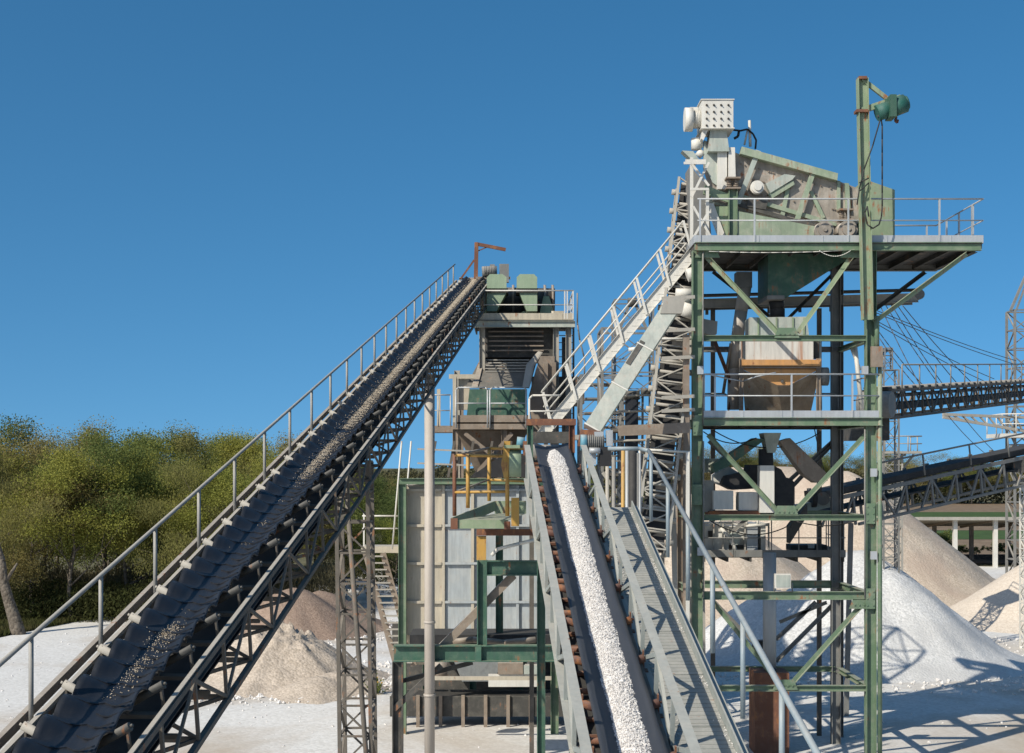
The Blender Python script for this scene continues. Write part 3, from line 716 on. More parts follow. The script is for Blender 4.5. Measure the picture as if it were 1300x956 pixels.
# white drive box with rows of bolts on its stand
ex=thing('drive_box','white square box with four rows of bolts above the screen','drive box',P(911,190,43.2))
a=P(891,127,42.6); b=P(931,162,42.6)
MB().box((a.x,42.6,b.z),(b.x,43.7,a.z)).build('housing',WHITE,ex)
m=MB(); m.box((a.x-.03,42.57,a.z+.002),(b.x+.03,43.73,a.z+.03)); m.build('flange',WHITE,ex); m=MB(); m.box((a.x-.03,42.57,b.z-.03),(b.x+.03,43.73,b.z-.002)); m.build('flange',WHITE,ex)
for r_ in range(4):
    for c in range(4):
        q=P(897+c*9.2,133.5+r_*8.6,42.6); m=MB(); m.pipe(q-Y_*.03,q,.034,6); m.pipe(q-Y_*.08,q-Y_*.03,.016,6); m.build('bolt',DARK,ex)
m=MB(); m.prism([P(902,163,42.8),P(922,163,42.8),P(926,192,42.8),P(899,192,42.8)],(0,.6,0)); m.build('stand',PALE,ex)
m=MB(); m.prism([P(892,163,42.75),P(900,163,42.75),P(893,178,42.75),P(890,176,42.75)],(0,.7,0)); m.build('stand_wing',WHITE,ex)
m=MB(); q=P(874,152,43.0); m.pipe(q-X_*.12,q+X_*.12,.36,18); m.build('fan_cover',WHITE,ex)
m=MB(); m.pipe(P(877,152,43.0),P(891,152,43.0),.25,16); 
for k in range(6): m.pipe(P(879+k*2,152,43.0),P(879.6+k*2,152,43.0),.28,16)
m.box(P(876,141,43.1),P(886,136,43.1)+Y_*.3); m.build('motor',WHITE,ex)
tag_=MB(); tag_.pipe(P(952.5,186,43.6),P(951.5,153,43.6),.045,8); tag_.pipe(P(945,184,43.6),P(949,165,43.6),.03,8)
ma=thing('vent_pipe','thin white upright pipe with black hoses beside the bolted white box','pipe',P(952,190,43.6)); tag_.build('pipe',WHITE,ma)
m=MB(); m.poly([P(931,165,43.5),P(940,166,43.5),P(949,164,43.5),P(956,170,43.5),P(960,178,43.5),P(959,189,43.5)],.03,6); m.poly([P(938,167,43.5),P(937,173,43.5),P(932,176,43.5)],.04,6); m.build('hose',BLACK,ma)
# white lattice frame at the screen's left end
lf=thing('lattice_stand','white cross braced steel frame at the left end of the top deck','frame',P(886,302,42.6))
for x in (878,898):
    MB().beam(P(x,305,42.6),P(x,200 if x<880 else 240,42.6),.09,.09,up=X_).build('post',WHITE,lf)
for a,b in (((878,208),(900,236)),((900,206),(878,250)),((880,262),(903,302)),((900,268),(880,302)),((876,240),(900,240)),((870,204),(896,204)),((868,207),(896,207))):
    LFD=globals().get('LFD',42.50)-.06; MB().beam(P(*a,LFD),P(*b,LFD),.07,.045,up=Y_).build('brace',WHITE,lf)
m=MB(); m.prism([P(866,191,42.7),P(880,192,42.7),P(888,203,42.7),P(884,208,42.7)],(0,.4,0)); m.build('lamp_guard',PALE,lf)
m=MB(); m.pipe(P(884,176,43.2),P(884,190,43.2),.16,10); m.pipe(P(880,182,43.2),P(892,182,43.2),.14,10); m.pipe(P(886,192,43.2),P(892,198,43.2),.12,10); m.build('bearing',WHITE,lf)
m=MB(); m.prism([P(876,210,43.3),P(898,236,43.3),P(903,300,43.3),P(876,302,43.3)],(0,1.2,0)); m.build('feed_box',GALVD,lf)
# ---------- hoist davit
ho=thing('hoist_davit','tall pale green jib post with rust patches in front of the tower, jib at top','jib post',(xx(1100,41.5),41.5,zz(405)))
MB().ibeam(P(1094.5,100,41.5),P(1101,406,41.5),.30,.30,.02,up=X_).build('post',LGREEN,ho)
MB().beam(P(1093,141,41.5),P(1143,124,41.5),.14,.17,up=Z_).build('jib_arm',LGREEN,ho)
MB().beam(P(1095,101,41.5),P(1127,126,41.5),.10,.12,up=Z_).build('jib_brace',LGREEN,ho)
m=MB(); m.obox(P(1094,100,41.5),X_*.12,Y_*.16,Z_*.04); m.build('cap_plate',RUST,ho)
m=MB(); m.obox(P(1093,142,41.5),X_*.17,Y_*.17,Z_*.04); m.build('bracket',RUST,ho)
hh=thing('electric_hoist','dark green chain hoist hanging from the jib arm at the top right','hoist',P(1131,150,41.5))
m=MB(); m.pipe(P(1113,144,41.4),P(1130,138,41.4),.24,14); m.build('drum',HOISTG,hh)
m=MB(); m.pipe(P(1131,138,41.35),P(1149,131,41.35),.27,14); m.pipe(P(1149,131,41.35),P(1152,130,41.35),.20,14); m.build('motor',HOISTG,hh)
m=MB(); m.obox(P(1131,137,41.35),X_*.09,Y_*.3,Z_*.32); m.obox(P(1136,129,41.45),X_*.3,Y_*.1,Z_*.06); m.build('gear_case',DGREEN,hh)
m=MB(); m.poly([P(1137,144,41.4),P(1138,150,41.4),P(1136,153,41.4),P(1139,156,41.4),P(1140,152,41.4)],.035,6); m.build('hook',RUST,hh)
m=MB(); pts=[P(1118,147,41.35)]+[P(1120,160+i*17,41.35) for i in range(7)]+[P(1119,275,41.3),P(1116,285,41.3),P(1108,290,41.3),P(1101,285,41.3),P(1098,270,41.25),P(1101,262,41.25),P(1103,275,41.25)]
m.poly(pts,.022,6); m.build('cable',BLACK,hh)
m=MB(); m.poly([P(1118,150,41.35),P(1108,185,41.3),P(1097,215,41.25),P(1091,240,41.25),P(1088,260,41.25)],.02,6); 
m.poly([P(1091,232,41.25),P(1103,226,41.25)],.02); m.poly([P(1092,242,41.25),P(1103,232,41.25)],.02); m.build('cable',BLACK,hh)
m=MB(); q=P(1118,147,41.35); m.obox(q,X_*.08,Y_*.06,Z_*.04); m.build('cable_clamp',DARK,hh)

# ---------- chutes and hopper within the tower
ch=thing('discharge_chute','dark green funnel chute hanging below the top deck','chute',P(995,380,44))
m=MB(); m.prism([P(975,322,43.4),P(1086,322,43.4),P(1072,332,43.4),P(998,378,43.4),P(975,378,43.4)],(0,1.8,0)); m.build('funnel',DGREEN,ch)
m=MB(); m.prism([P(974,375,43.3),P(996,375,43.3),P(996,380,43.3),P(974,380,43.3)],(0,1.5,0)); m.build('flange',GALVD,ch)
m=MB()
m.poly([P(985,380,43.9),P(987,392,43.9),P(987,404,43.9)],.23,12); m.build('rubber_sleeve',BLACK,ch)
m=MB(); m.prism([P(976,382,44.3),P(996,382,44.3),P(994,404,44.3),P(978,404,44.3)],(0,.05,0)); m.build('guard',WHITE,ch)
c2=thing('chute_pipe','pale slanting down pipe under a dark square box below the top deck','pipe',P(938,440,44.6))
m=MB(); m.box(P(936,365,44.4)-X_*.02,P(955,345,44.4)+Y_*.5); m.build('inlet_box',GALVD,c2)
m=MB(); m.poly([P(946,365,44.6),P(941,395,44.6),P(936,430,44.6),P(932,468,44.6),P(931,520,44.6)],.20,14); m.build('down_pipe',PIPEC,c2)
c3=thing('angled_chute','beige box chute end poking out left of the tower column','chute',P(880,410,44))
m=MB(); m.prism([P(862,398,43.5),P(868,400,43.5),P(911,408,43.5),P(910,424,43.5),P(905,426,43.5),P(862,414,43.5)],(0,.7,0)); m.build('box',TRUSSL,c3)
hp_=thing('feed_hopper','orange rusty V shaped hopper under a streaked white box on the middle deck','hopper',P(990,528,43.8))
H0,H1=43.0,45.1
m=MB(); m.pp([(952,403),(1024,402),(1027,425),(952,427)],H0+.1,.9); m.build('hood',PALE,hp_)
for rx in (962,985,1006,1020):
    m=MB(); m.prism([P(rx,403,H0+.06),P(rx+2,403,H0+.06),P(rx+2,425,H0+.06),P(rx,425,H0+.06)],(0,.038,0)); m.build('hood_rib',LGREEN,hp_)
m=MB(); m.box((xx(948,H0),H0+.05,zz(457,H0)),(xx(1033,H0),H1-.4,zz(427,H0))); m.build('upper_box',STREAK,hp_)
m=MB(); m.chan(P(941,461,H0-.02),P(1042,461,H0-.02),.2,.2,up=Z_,side=1); m.build('rim_beam',ORANGE,hp_)
m=MB(); m.box((xx(942,H0),H0-.10,zz(467.5,H0)),(xx(1042,H0),H0+.02,zz(466,H0))); m.build('rim_flange',BROWN,hp_)
# the V front, with the dark sloping flanks that run back under it
m=MB(); m.pp([(943,469),(1040,469),(1002,489),(987,489)],H0,.03); m.build('front_plate',ORANGE,hp_)
m=MB(); m.pipe(P(993,484,H0-.06),P(993,484,H0),.05,8); m.build('sensor',DARK,hp_)
def quad(name,pts,mat,parent):
    m=MB(); m.sheet(pts); m.prism(pts,(0,.02,0)) if False else None
    return m.build(name,mat,parent)
m=MB(); m.add([P(942,469,H0),P(987,489,H0),P(994,530,43.9),P(946,530,43.9),P(942,469,H0+2),P(946,530,43.95)],[(0,1,2,3),(0,3,5,4)]); m.build('flank_plate',FLANK,hp_)
m=MB(); m.add([P(1041,469,H0),P(1002,489,H0),P(994,530,43.9),P(1028,530,43.9),P(1041,469,H0+2),P(1028,530,43.95)],[(0,3,2,1),(0,4,5,3)]); m.build('flank_plate',FLANK,hp_)
m=MB(); m.add([P(987,489,H0),P(1002,489,H0),P(994,530,43.9)],[(0,1,2)]); m.build('nose_plate',FLANK,hp_)
bx(hp_,'rim_plate',943,462,1040,470,H0+.035,.05,ORANGE)
for x in (941,1039):
    MB().ibeam(P(x,530,H0-.05),P(x,455,H0-.05),.12,.12,up=X_).build('leg',BROWN,hp_)
m=MB(); q=P(1046,478,43.2); m.pipe(q-X_*.2,q+X_*.12,.28,14); m.build('side_motor',GALVD,hp_)
m=MB(); m.box(P(1032,455,43.3),P(1040,432,43.3)+Y_*.3); m.build('side_box',DARK,hp_)
dg=thing('struts_and_pipes','rust pink slanting braces left of the orange hopper','brace',P(925,520,44.5))
for a,b,r_,mt in (((907,432),(931,494),.06,RUST),((928,436),(918,500),.05,BROWN),((931,494),(926,520),.06,RUST),((1040,430),(1041,520),.07,WHITE),((1085,434),(1094,520),.07,WHITE),((1080,440),(1092,470),.05,WHITE)):
    m=MB(); m.pipe(P(*a,44.5),P(*b,44.5),r_,8); m.build('strut',mt,dg)
m=MB(); m.poly([P(893,500,45.1),P(920,500,45.1),P(925,504,45.1),P(925,522,45.1)],.03,6); m.build('rail_loop',GALVD,tw)
m=MB(); m.poly([P(1035,500,45.1),P(1058,500,45.1),P(1064,503,45.1),P(1064,522,45.1)],.03,6); m.build('rail_loop',GALVD,tw)

# ---------- machinery under the middle deck
sp=thing('splitter_chutes','two dark box chutes spreading out below the hopper','chute',P(985,560,44))
m=MB(); m.prism([P(958,556,43.6),P(972,558,43.6),P(925,592,43.6),P(907,600,43.6),P(905,590,43.6)],(0,.7,0)); m.build('left_chute',DGREEN,sp)
m=MB(); m.prism([P(990,560,43.6),P(1003,556,43.6),P(1052,603,43.6),P(1036,613,43.6),P(1020,602,43.6)],(0,.7,0)); m.build('right_chute',BROWN,sp)
m=MB(); m.frustum((xx(972,44),43.7),(xx(982,44),44.2),zz(575,44),(xx(966,44),43.5),(xx(988,44),44.4),zz(550,44)); m.build('outlet',PALE,sp)
m=MB(); m.box(P(965,596,44)-Y_*.2,P(980,570,44)+Y_*.3); m.build('rubber_sleeve',BLACK,sp)
cr=thing('crusher','pale crusher with black rubber curtains on the lower floor of the tower','crusher',P(960,655,44))
bx(cr,'tall_panel',965,591,983,651,43.0,.5,WHITE)
m=MB(); m.prism([P(x,y,43.7) for x,y in ((984,592),(992,596),(998,606),(1005,608),(1009,613),(1009,640),(1000,648),(984,650))],(0,1.2,0)); m.build('rubber_curtain',BLACK,cr)
m=MB(); m.prism([P(x,y,43.8) for x,y in ((952,590),(964,590),(964,620),(930,622),(916,615),(922,604),(950,598))],(0,1.0,0)); m.build('rubber_curtain',BLACK,cr)
bx(cr,'cabinet',906,623,931,647,43.1,.6,WHITE); bx(cr,'cabinet',938,625,962,648,43.3,.6,WHITE)
m=MB(); m.prism([P(x,y,44.4) for x,y in ((906,603),(925,592),(938,600),(922,612),(915,616),(906,612))],(0,.6,0)); m.build('curved_hood',WHITE,cr)
bx(cr,'side_cover',893,610,906,650,43.4,.8,TRUSSL); bx(cr,'green_panel',895,582,912,600,44.3,.2,PALE)
bx(cr,'base_frame',900,649,965,655,43.2,.9,RUST)
m=MB(); m.prism([P(1003,668,45),P(1025,640,45),P(1025,655,45),P(1003,690,45)],(0,.6,0)); m.build('side_chute',DARK,cr)
wp=thing('washing_plant','cream box machine with pipes on the rear platform of the tower','washing machine',P(935,706,47.2))
bx(wp,'panel',893,667,925,701,47.0,1.2,WHITE); bx(wp,'panel',925,668,947,702,47.1,1.1,WHITE); bx(wp,'panel',948,664,962,702,46.9,1.2,GALV)
bx(wp,'panel',966,664,972,702,46.95,1.2,WHITE); bx(wp,'opening',899,674,907,682,46.95,.04,DARK); bx(wp,'opening',925,692,944,697,47.05,.04,DARK)
m=MB(); m.poly([P(893,664,46.9),P(930,664,46.9),P(945,668,46.9),P(975,666,46.9)],.05,8); m.poly([P(915,670,46.85),P(928,685,46.85),P(935,700,46.85)],.06,8)
for px in (902,914,930,948,962): m.pipe(P(px,667,46.9),P(px,658,46.9),.04,8)
m.build('pipework',WHITE,wp)
m=MB(); m.pipe(P(932,684,46.85),P(932,684,47.1),.22,14); m.build('round_hatch',PALE,wp)
for px in (893,905,917,945,975): bx(wp,'rib',px,664,px+2,703,46.85,.05,TRUSSL)
bx(wp,'tank',1005,692,1050,700,47.5,1.0,DARK); bx(wp,'pale_sheet',1026,690,1034,696,47.4,.05,WHITE)
ps=thing('standpipe','thick pale vertical pipe in the lowest bay of the tower','pipe',(xx(977,44.8),44.8,0))
m=MB(); m.pipe((xx(977,44.8),44.8,2.6),(xx(977,44.8),44.8,zz(702,44.8)),.21,18); m.build('pipe',GALV,ps)
m=MB(); m.box((xx(955,44.8),44.3,0),(xx(998,44.8),45.4,2.55)); m.build('plinth',RUST,ps)
m=MB(); m.box((xx(955,46),45.6,zz(826,46)),(xx(970,46),46.0,zz(812,46))); m.build('junction_box',BLACK,ps)
fl=thing('floodlight','square pale floodlight standing on the lower tower beam','floodlight',P(994,752,41.8))
m=MB(); a=P(984,747,41.8); b=P(1005,729,41.7); m.box((a.x,41.8,a.z),(b.x,41.98,b.z)); m.build('lamp_housing',WHITE,fl)
m=MB(); m.box((a.x+.03,41.785,a.z+.04),(b.x-.03,41.799,b.z-.03)); m.build('lens',PALE,fl)
m=MB(); m.poly([P(983,740,41.9),P(983,751,41.9),P(1006,751,41.9),P(1006,740,41.9)],.018,6); m.build('bracket',GALVD,fl)
rm=thing('roller_drive','black round drive motor at the lower conveyor end inside the tower','motor',P(1045,650,46.6))
m=MB(); m.pipe(P(1045,633,46.3),P(1045,633,47),.22,16); m.build('pulley',GALVD,rm)
m=MB(); m.pipe(P(1045,633,46.35),P(1045,633,46.95),.27,16) if False else m.pipe(P(1036,634,46.4),P(1030,634,46.4),.26,16); m.build('motor',BLACK,rm)
m=MB(); m.prism([P(x,y,46.4) for x,y in ((1003,642),(1030,638),(1058,634),(1062,642),(1030,650),(1003,655))],(0,.5,0)); m.build('frame',PALE,rm)
# ------------------------------------------------------------------ white stair up to the top deck
st=thing('steel_stair','long white dusty stair with double handrails climbing right to the top deck','stair',P(690,552,43.2))
A=P(688,552,43.0); B=P(882,318,43.0); WV=V((0,.85,0)); d_=(B-A).normalized(); n_=Y_.cross(d_).normalized(); n_=n_ if n_.z>0 else -n_
for o in (V((0,0,0)),WV):
    m=MB(); m.chan(A+o,B+o,.07,.34,up=n_,side=-1 if o.y==0 else 1); m.build('stringer',WHITE,st)
m=MB(); steps(m,A-n_*.08,B-n_*.08,WV,29,depth=.26,t=.04); m.build('treads',WHITE,st)
for o in (V((0,-.03,0)),WV+V((0,.03,0))):
    L_=(B-A).length
    hr=rails(st,[A+o+d_*.35+n_*.1,B+o+n_*.1-d_*.2],1.0,[],WHITE,r=.026,mid=[.55,.32],up=(n_*.22+Z_).normalized())
    for i in range(7):
        q=(A+o+d_*.35+n_*.05).lerp(B+o+n_*.1-d_*.2,i/6.0); m=MB(); m.beam(q-n_*.2,q+(n_*.22+Z_).normalized()*1.0,.05,.07,up=X_); m.build('post',WHITE,hr)
lp=thing('stair_landing','short railed landing with rounded rail at the foot of the white stair','landing',P(690,556,42.9))
bx(lp,'floor_plate',672,552,745,558,42.6,1.4,TRUSSL)
m=MB(); m.poly([P(672,552,42.6),P(672,506,42.6),P(676,502,42.6),P(712,502,42.6)],.03,6); m.poly([P(672,522,42.6),P(712,522,42.6)],.024,6); m.build('handrail',WHITE,lp)
for px in (675,742): MB().beam(P(px,558,43.9)*1,V((P(px,558,43.9).x,43.9,0)),.14,.14,up=X_).build('leg',TRUSS,lp)
# ------------------------------------------------------------------ pale chute dropping to the head of the middle conveyor
cu=thing('long_chute','long pale rust stained closed chute slanting below the white stair','chute',P(745,560,38.8))
m=MB()
a0=P(850,394,40.2); a1=P(752,545,38.8); wv=(P(864,398,40.2)-P(838,396,40.2)); dd=(a1-a0).normalized(); sd2=(X_-dd*X_.dot(dd)).normalized(); nn=dd.cross(sd2).normalized()
m.obox((a0+a1)/2,(a1-a0)/2,sd2*.235,nn*.11); m.build('duct',PALE,cu)
for t_ in (0,.33,.66,1): 
    c=a0.lerp(a1,t_); m=MB(); m.obox(c,dd*.02,sd2*.26,nn*.135); m.build('flange',WHITE,cu)
m=MB(); q0=a0.lerp(a1,.40); m.obox(q0-sd2*.14-nn*.122*(1 if nn.y>0 else -1),dd*.42,sd2*.07,nn*.01); m.build('slot_cover',DARK,cu)
m=MB(); m.prism([P(738,545,38.6),P(762,547,38.6),P(758,572,38.6),P(734,566,38.6)],(0,.5,0)); m.build('outlet',RUST,cu)
for t_ in (.05,): 
    c=a0.lerp(a1,t_); m=MB(); m.prism([P(838,398,40),P(866,398,40),P(870,380,40),P(844,378,40)],(0,.7,0)); m.build('inlet',TRUSSL,cu)
# ------------------------------------------------------------------ steep elevator truss left of the tower
se=thing('steep_conveyor','steep grimy lattice conveyor rising to the left end of the top deck','conveyor',(xx(833,40),40,0))
m=MB(); b0=P(826,700,40.8); b1=P(879,235,44.6)
def slant_truss(m,b0,b1,w,dp,step,c=.08,b=.05):
    d=(b1-b0); L_=d.length; d=d/L_; s1=(X_-d*X_.dot(d)).normalized(); s2=d.cross(s1).normalized()
    cs=[(-1,-1),(1,-1),(1,1),(-1,1)]
    q=lambda k,t: b0+d*(t*L_)+s1*(cs[k%4][0]*w/2)+s2*(cs[k%4][1]*dp/2)
    for k in range(4): m.beam(q(k,0),q(k,1),c,c,up=s1)
    n=int(L_/step)
    for i in range(n):
        f0,f1=i/n,(i+1)/n
        for k in range(4):
            m.beam(q(k,f0),q(k+1,f0),b,b*.8,up=d)
            a_,c_=(k,k+1) if (i+k)%2 else (k+1,k); m.beam(q(a_,f0),q(c_,f1),b*.9,b*.7,up=d)
    return d,s1,s2,L_
d,s1,s2,L_=slant_truss(m,b0,b1,.92,.75,.55); m.build('lattice_frame',TRUSSL,se)
m=MB(); m.obox((b0+b1)/2,d*L_/2,s1*.36,s2*.02); m.build('belt',BLACK,se)
for i in range(18):
    c=b0.lerp(b1,(i+.5)/18); 
    for sg in (-1,1):
        m=MB(); m.pipe(c+s1*sg*.40,c+s1*sg*.62,.09,10); m.build('roller',TRUSSL,se)
for i in range(34):
    c=b0.lerp(b1,(i+.5)/34)-s2*.3*(1 if s2.y>0 else -1)
    m=MB(); m.pipe(c-s1*.36,c+s1*.36,.05,8); m.build('idler',TRUSSL,se)
for t_ in (.12,.45,.75):
    c=b0.lerp(b1,t_); m=MB(); m.beam((c.x+.75,c.y+.6,0),(c.x+.55,c.y+.5,c.z),.14,.14,up=X_); m.build('support_leg',TRUSSL,se)
m=MB(); m.pipe(P(858,372,42.6),P(880,372,42.6),.14,10); m.pipe(P(866,388,42.6),P(884,400,42.6),.3,12,r2=.2); m.pipe(P(872,350,42.8),P(884,346,42.8),.2,12); m.pipe(P(852,383,42.4),P(875,381,42.4),.10,8); m.build('drive_unit',WHITE,se)
for y in (379,420,455,505,522): MB().beam(P(840,y,41.6),P(882,y-2,41.6),.08,.1).build('cross_tie',TRUSSL,se)
MB().beam(P(785,547,41),P(876,543,41),.2,.30).build('cross_beam',BROWN,se)
MB().beam(P(871,600,41.8)*1,P(871,425,41.8),.18,.18,up=X_).build('column',BROWN,se)
MB().beam(V((P(871,600,41.8).x,41.8,0)),P(871,600,41.8),.18,.18,up=X_).build('column',BROWN,se)
MB().poly([P(800,408+22,42.2),P(884,430,42.2)],.03).build('tie_rod',WHITE,se) if False else None
m=MB(); m.pipe(P(818,430,42.2),P(880,430,42.2),.035,6); m.pipe(P(798,444,42.3),P(824,441,42.3),.06,8); m.build('tie_rod',WHITE,se)
# a second belt with toothed edge seen end on, and lattice work behind it
b2=thing('bucket_elevator','dark blue black upright belt with toothed edges behind the long chute','elevator',(xx(799,44),44,0))
m=MB(); a=P(799,700,44); b=P(802,502,45.5); m.beam((a.x,44,0),b,.42,.08,up=Y_); m.build('belt',BELT_BLK,b2)
m=MB()
for i in range(44):
    c=V((a.x,44,.3)).lerp(b,i/44)
    for sg in (-1,1): m.obox(c+X_*sg*.24,X_*.035,Y_*.05,Z_*.045)
m.build('teeth',GALVD,b2)
for sg in (-1,1): m=MB(); m.beam((a.x+sg*.36,44.1,0),b+X_*sg*.36+Y_*.1,.07,.07,up=X_); m.build('guide_post',GALVD,b2)
m=MB(); m.pipe(b-X_*.25,b+X_*.25,.14,12); m.pipe(b+X_*.3+Z_*.1,b+X_*.6+Z_*.1,.13,12); m.build('head_pulley',DARK,b2)
m=MB()
for y in (503,523,560): m.pipe(P(770,y,44.3),P(850,y-2,44.3),.035,6)
m.build('tie_rod',TRUSSL,b2)
lt=thing('lattice_tower','thin grey lattice tower standing between the white stair and the long chute','lattice tower',(xx(815,50),50,0))
m=MB(); lattice_tower(m,xx(800,50),50,0,zz(420,50),2.1,2.0,1.5,c=.10,b=.06); m.build('frame',GALVD,lt)
for y in (545,600,660): m=MB(); m.box((xx(775,50),48.9,zz(y+4,50)),(xx(850,50),51.2,zz(y,50))); m.build('floor',TRUSS,lt)
lt2=thing('lattice_tower','slender dark lattice mast showing above the white stair','lattice tower',(xx(800,60),60,0))
m=MB(); lattice_tower(m,xx(803,60),60,8.5,zz(383,60),1.6,1.6,1.3,c=.08,b=.05); 
m.beam(P(778,440,60),P(800,384,60),.12,.12); m.beam(P(806,384,60),P(826,430,60),.12,.12); lattice_tower(m,xx(803,60),60,0,8.5,1.6,1.6,1.4,c=.08,b=.05); m.build('frame',GALVD,lt2)
m=MB(); m.pipe(P(797,384,60),P(808,384,60),.2,10); m.build('head_sheave',DARK,lt2)
lt3=thing('access_tower','dark steel access tower with slatted flights right of the screen house','access tower',(xx(765,52),52,0))
m=MB(); lattice_tower(m,xx(762,52),52,0,zz(478,52),1.5,1.8,1.4,c=.11,b=.05); m.build('frame',GALVD,lt3)
m=MB()
for k in range(9): m.box((xx(742,52),51.2,zz(490+k*18,52)),(xx(782,52),52.6,zz(488+k*18,52)))
m.build('landings',GALVD,lt3)
# orange pole and blue-grey uprights next to walkway rail
yp=thing('orange_pole','thin orange yellow pole beside the blue grey rail of the walkway','pole',(xx(791,37),37,0))
m=MB(); m.pipe((xx(790.5,37),37,3),P(791,572,37),.05,8); m.build('pole',YELLOW,yp)
gp=thing('pipe_rack','rack of grey and dark pipes standing beside the walkway head','pipe rack',(xx(800,38),38,0))
for px,y0,mt,r_ in ((796,570,GALV,.05),(803,572,BLACK,.11),(809,575,GALVD,.05),(812,575,GALV,.04),(771,578,TRUSSL,.05),(779,580,GALVD,.05)):
    m=MB(); m.pipe((xx(px,38),38,0),P(px,y0,38),r_,8); m.build('pipe',mt,gp)
m=MB()
for y in (600,640,690): m.pipe(P(768,y,38.1),P(815,y,38.1),.035,6)
m.beam(P(765,600,38.2),P(800,648,38.2),.08,.08); m.beam(P(800,600,38.2),P(770,640,38.2),.06,.06); m.build('tie_bar',TRUSSL,gp)
rp=thing('yard_rail','pale grey horizontal guard rail left of the tower column','guard rail',(xx(850,41),41,zz(578,41)-1))
m=MB(); m.pipe(P(805,570,41),P(876,574,41),.035,8); m.build('rail',WHITE,rp)
MB().pipe(P(812,572,41),V((xx(812,41),41,6)),.03,6).build('post',WHITE,rp); MB().beam(P(873,574,41),V((xx(873,41),41,0)),.1,.1,up=X_).build('post',WHITE,rp)

# ------------------------------------------------------------------ screen house behind the long conveyor's head
SH=54.0
sh=thing('screen_house','dusty cream and dark steel screen house at the head of the long conveyor','screen house',(xx(665,56),56,0))
zt=zz(405,SH)
def shx(px,D=SH): return xx(px,D)
for px in (580,612,706,722):
    for D in (54.2,58.3): MB().ibeam((shx(px),D,0),(shx(px),D,zt-.3 if px>600 else zz(470,54)),.22,.22,up=X_).build('column',BROWN if D>55 else TRUSSL,sh)
deck(shx(600),shx(728),54,58.4,zt,sh,toe=(1,1,1,0),toemat=CREAM,toeh=.22)
MB().ibeam((shx(600),53.95,zt-.2),(shx(730),53.95,zt-.2),.2,.24).build('beam',PALE,sh)
rails(sh,[(shx(604),54,zt),(shx(728),54,zt),(shx(728),58.2,zt)],1.08,[0,.44,.95*.47/.47*.43+.18 if False else .46*.93+.0,.468,.75,1],WHITE,r=.028,square=True)
MB().box((shx(612),54.6,zz(452,SH)),(shx(703),58,zt-.32)).build('screen_body',DARK,sh)
for k in range(5):
    MB().beam(P(620,421+k*6,54.4),P(690,421+k*6,54.4),.06,.05).build('screen_bar',BROWN,sh)
# open sloping trough with slats
m=MB(); m.add([P(613,450,55.6),P(684,450,55.6),P(672,493,52.6),P(590,493,52.6)],[(0,1,2,3)]); m.build('trough_floor',DARK,sh)
m=MB(); m.prism([P(612,446,55.6),P(617,446,55.6),P(606,493,52.5),P(598,493,52.5)],(0,.08,0)); m.build('trough_side',BROWN,sh)
m=MB(); m.prism([P(x,y,54.2-(y-446)*.035) for x,y in ((683,446),(687,447),(676,465),(670,492),(663,492),(668,463))],(.06,.03,0)); m.build('trough_side',TRUSSL,sh)
for k in range(6): MB().beam(P(616,457+k*3.6,54.3-k*.08),P(672,457+k*3.6,54.3-k*.08),.05,.04).build('slat',TRUSSL,sh)
m=MB(); m.box((shx(575,51),51,zz(545,51)),(shx(676,51),54.5,zz(536,51))); m.build('lower_deck',BROWN,sh)
m=MB(); m.pp([(596,494),(669,494),(669,533),(592,533)],51.6,.06); m.build('front_panel',DGREEN,sh)
m=MB(); m.pp([(578,527),(672,527),(672,538),(578,538)],51.0,.04); m.build('toe_plate',BROWN,sh)
for a,b in (((579,535),(619,535)),((622,535),(668,535))):
    m=MB(); x0,x1=a[0],b[0]; m.poly([P(x0,543,50.9),P(x0,495,50.9),P(x0+3,492,50.9),P(x1-3,492,50.9),P(x1,495,50.9),P(x1,543,50.9)],.03,6); m.poly([P(x0,512,50.9),P(x1,512,50.9)],.024,6); m.build('handrail',GALV,sh)
for px in (578,672,640): MB().ibeam((shx(px,51.2),51.3,zz(612,51.2)),(shx(px,51.2),51.3,zz(545,51.2)),.2,.2,up=X_).build('column',BROWN,sh)
for px in (690,700): 
    MB().box((shx(px),53.2,8.2),(shx(px+5),53.5,zz(462,SH))).build('duct',BROWN,sh)
m=MB(); m.prism([P(x,y,53.4) for x,y in ((686,452),(704,452),(704,520),(700,548),(676,548),(672,500),(680,470))],(0,1.5,0)); m.build('side_skirt',BROWN,sh)
bx(sh,'dark_floor',676,478,742,512,54.2,3.0,DARK)
# cream frame on the left with landing
for px in (541,549,557,577): MB().beam(P(px,543,53),P(px,478 if px>570 else 494,53),.13,.13,up=X_).build('cream_post',CREAM,sh)
MB().beam(P(570,478,53),P(604,478,53),.1,.16).build('cream_beam',CREAM,sh)
MB().box((shx(582,53.2),53.2,zz(520,53)),(shx(596,53.2),53.5,zz(480,53))).build('cream_panel',CREAM,sh)
m=MB(); m.box((shx(541,52.8),52.2,zz(549,52.8)),(shx(578,52.8),54,zz(541,52.8))); m.build('landing',BROWN,sh)
rails(sh,[P(541,541,52.2),P(572,541,52.2)],1.15,[0,.5,1],GALV,r=.026)
m=MB(); m.frustum((shx(610,54),52.6),(shx(640,54),55),zz(610,54),(shx(582,54),51.8),(shx(670,54),56),zz(548,54)); m.build('under_hopper',BROWN,sh)
m=MB(); m.beam((shx(590,51),51.2,zz(550,51)),(shx(660,51),51.2,zz(606,51)),.14,.14); m.beam((shx(650,51),51.25,zz(550,51)),(shx(600,51),51.25,zz(606,51)),.14,.14); m.build('cross_brace',BROWN,sh)
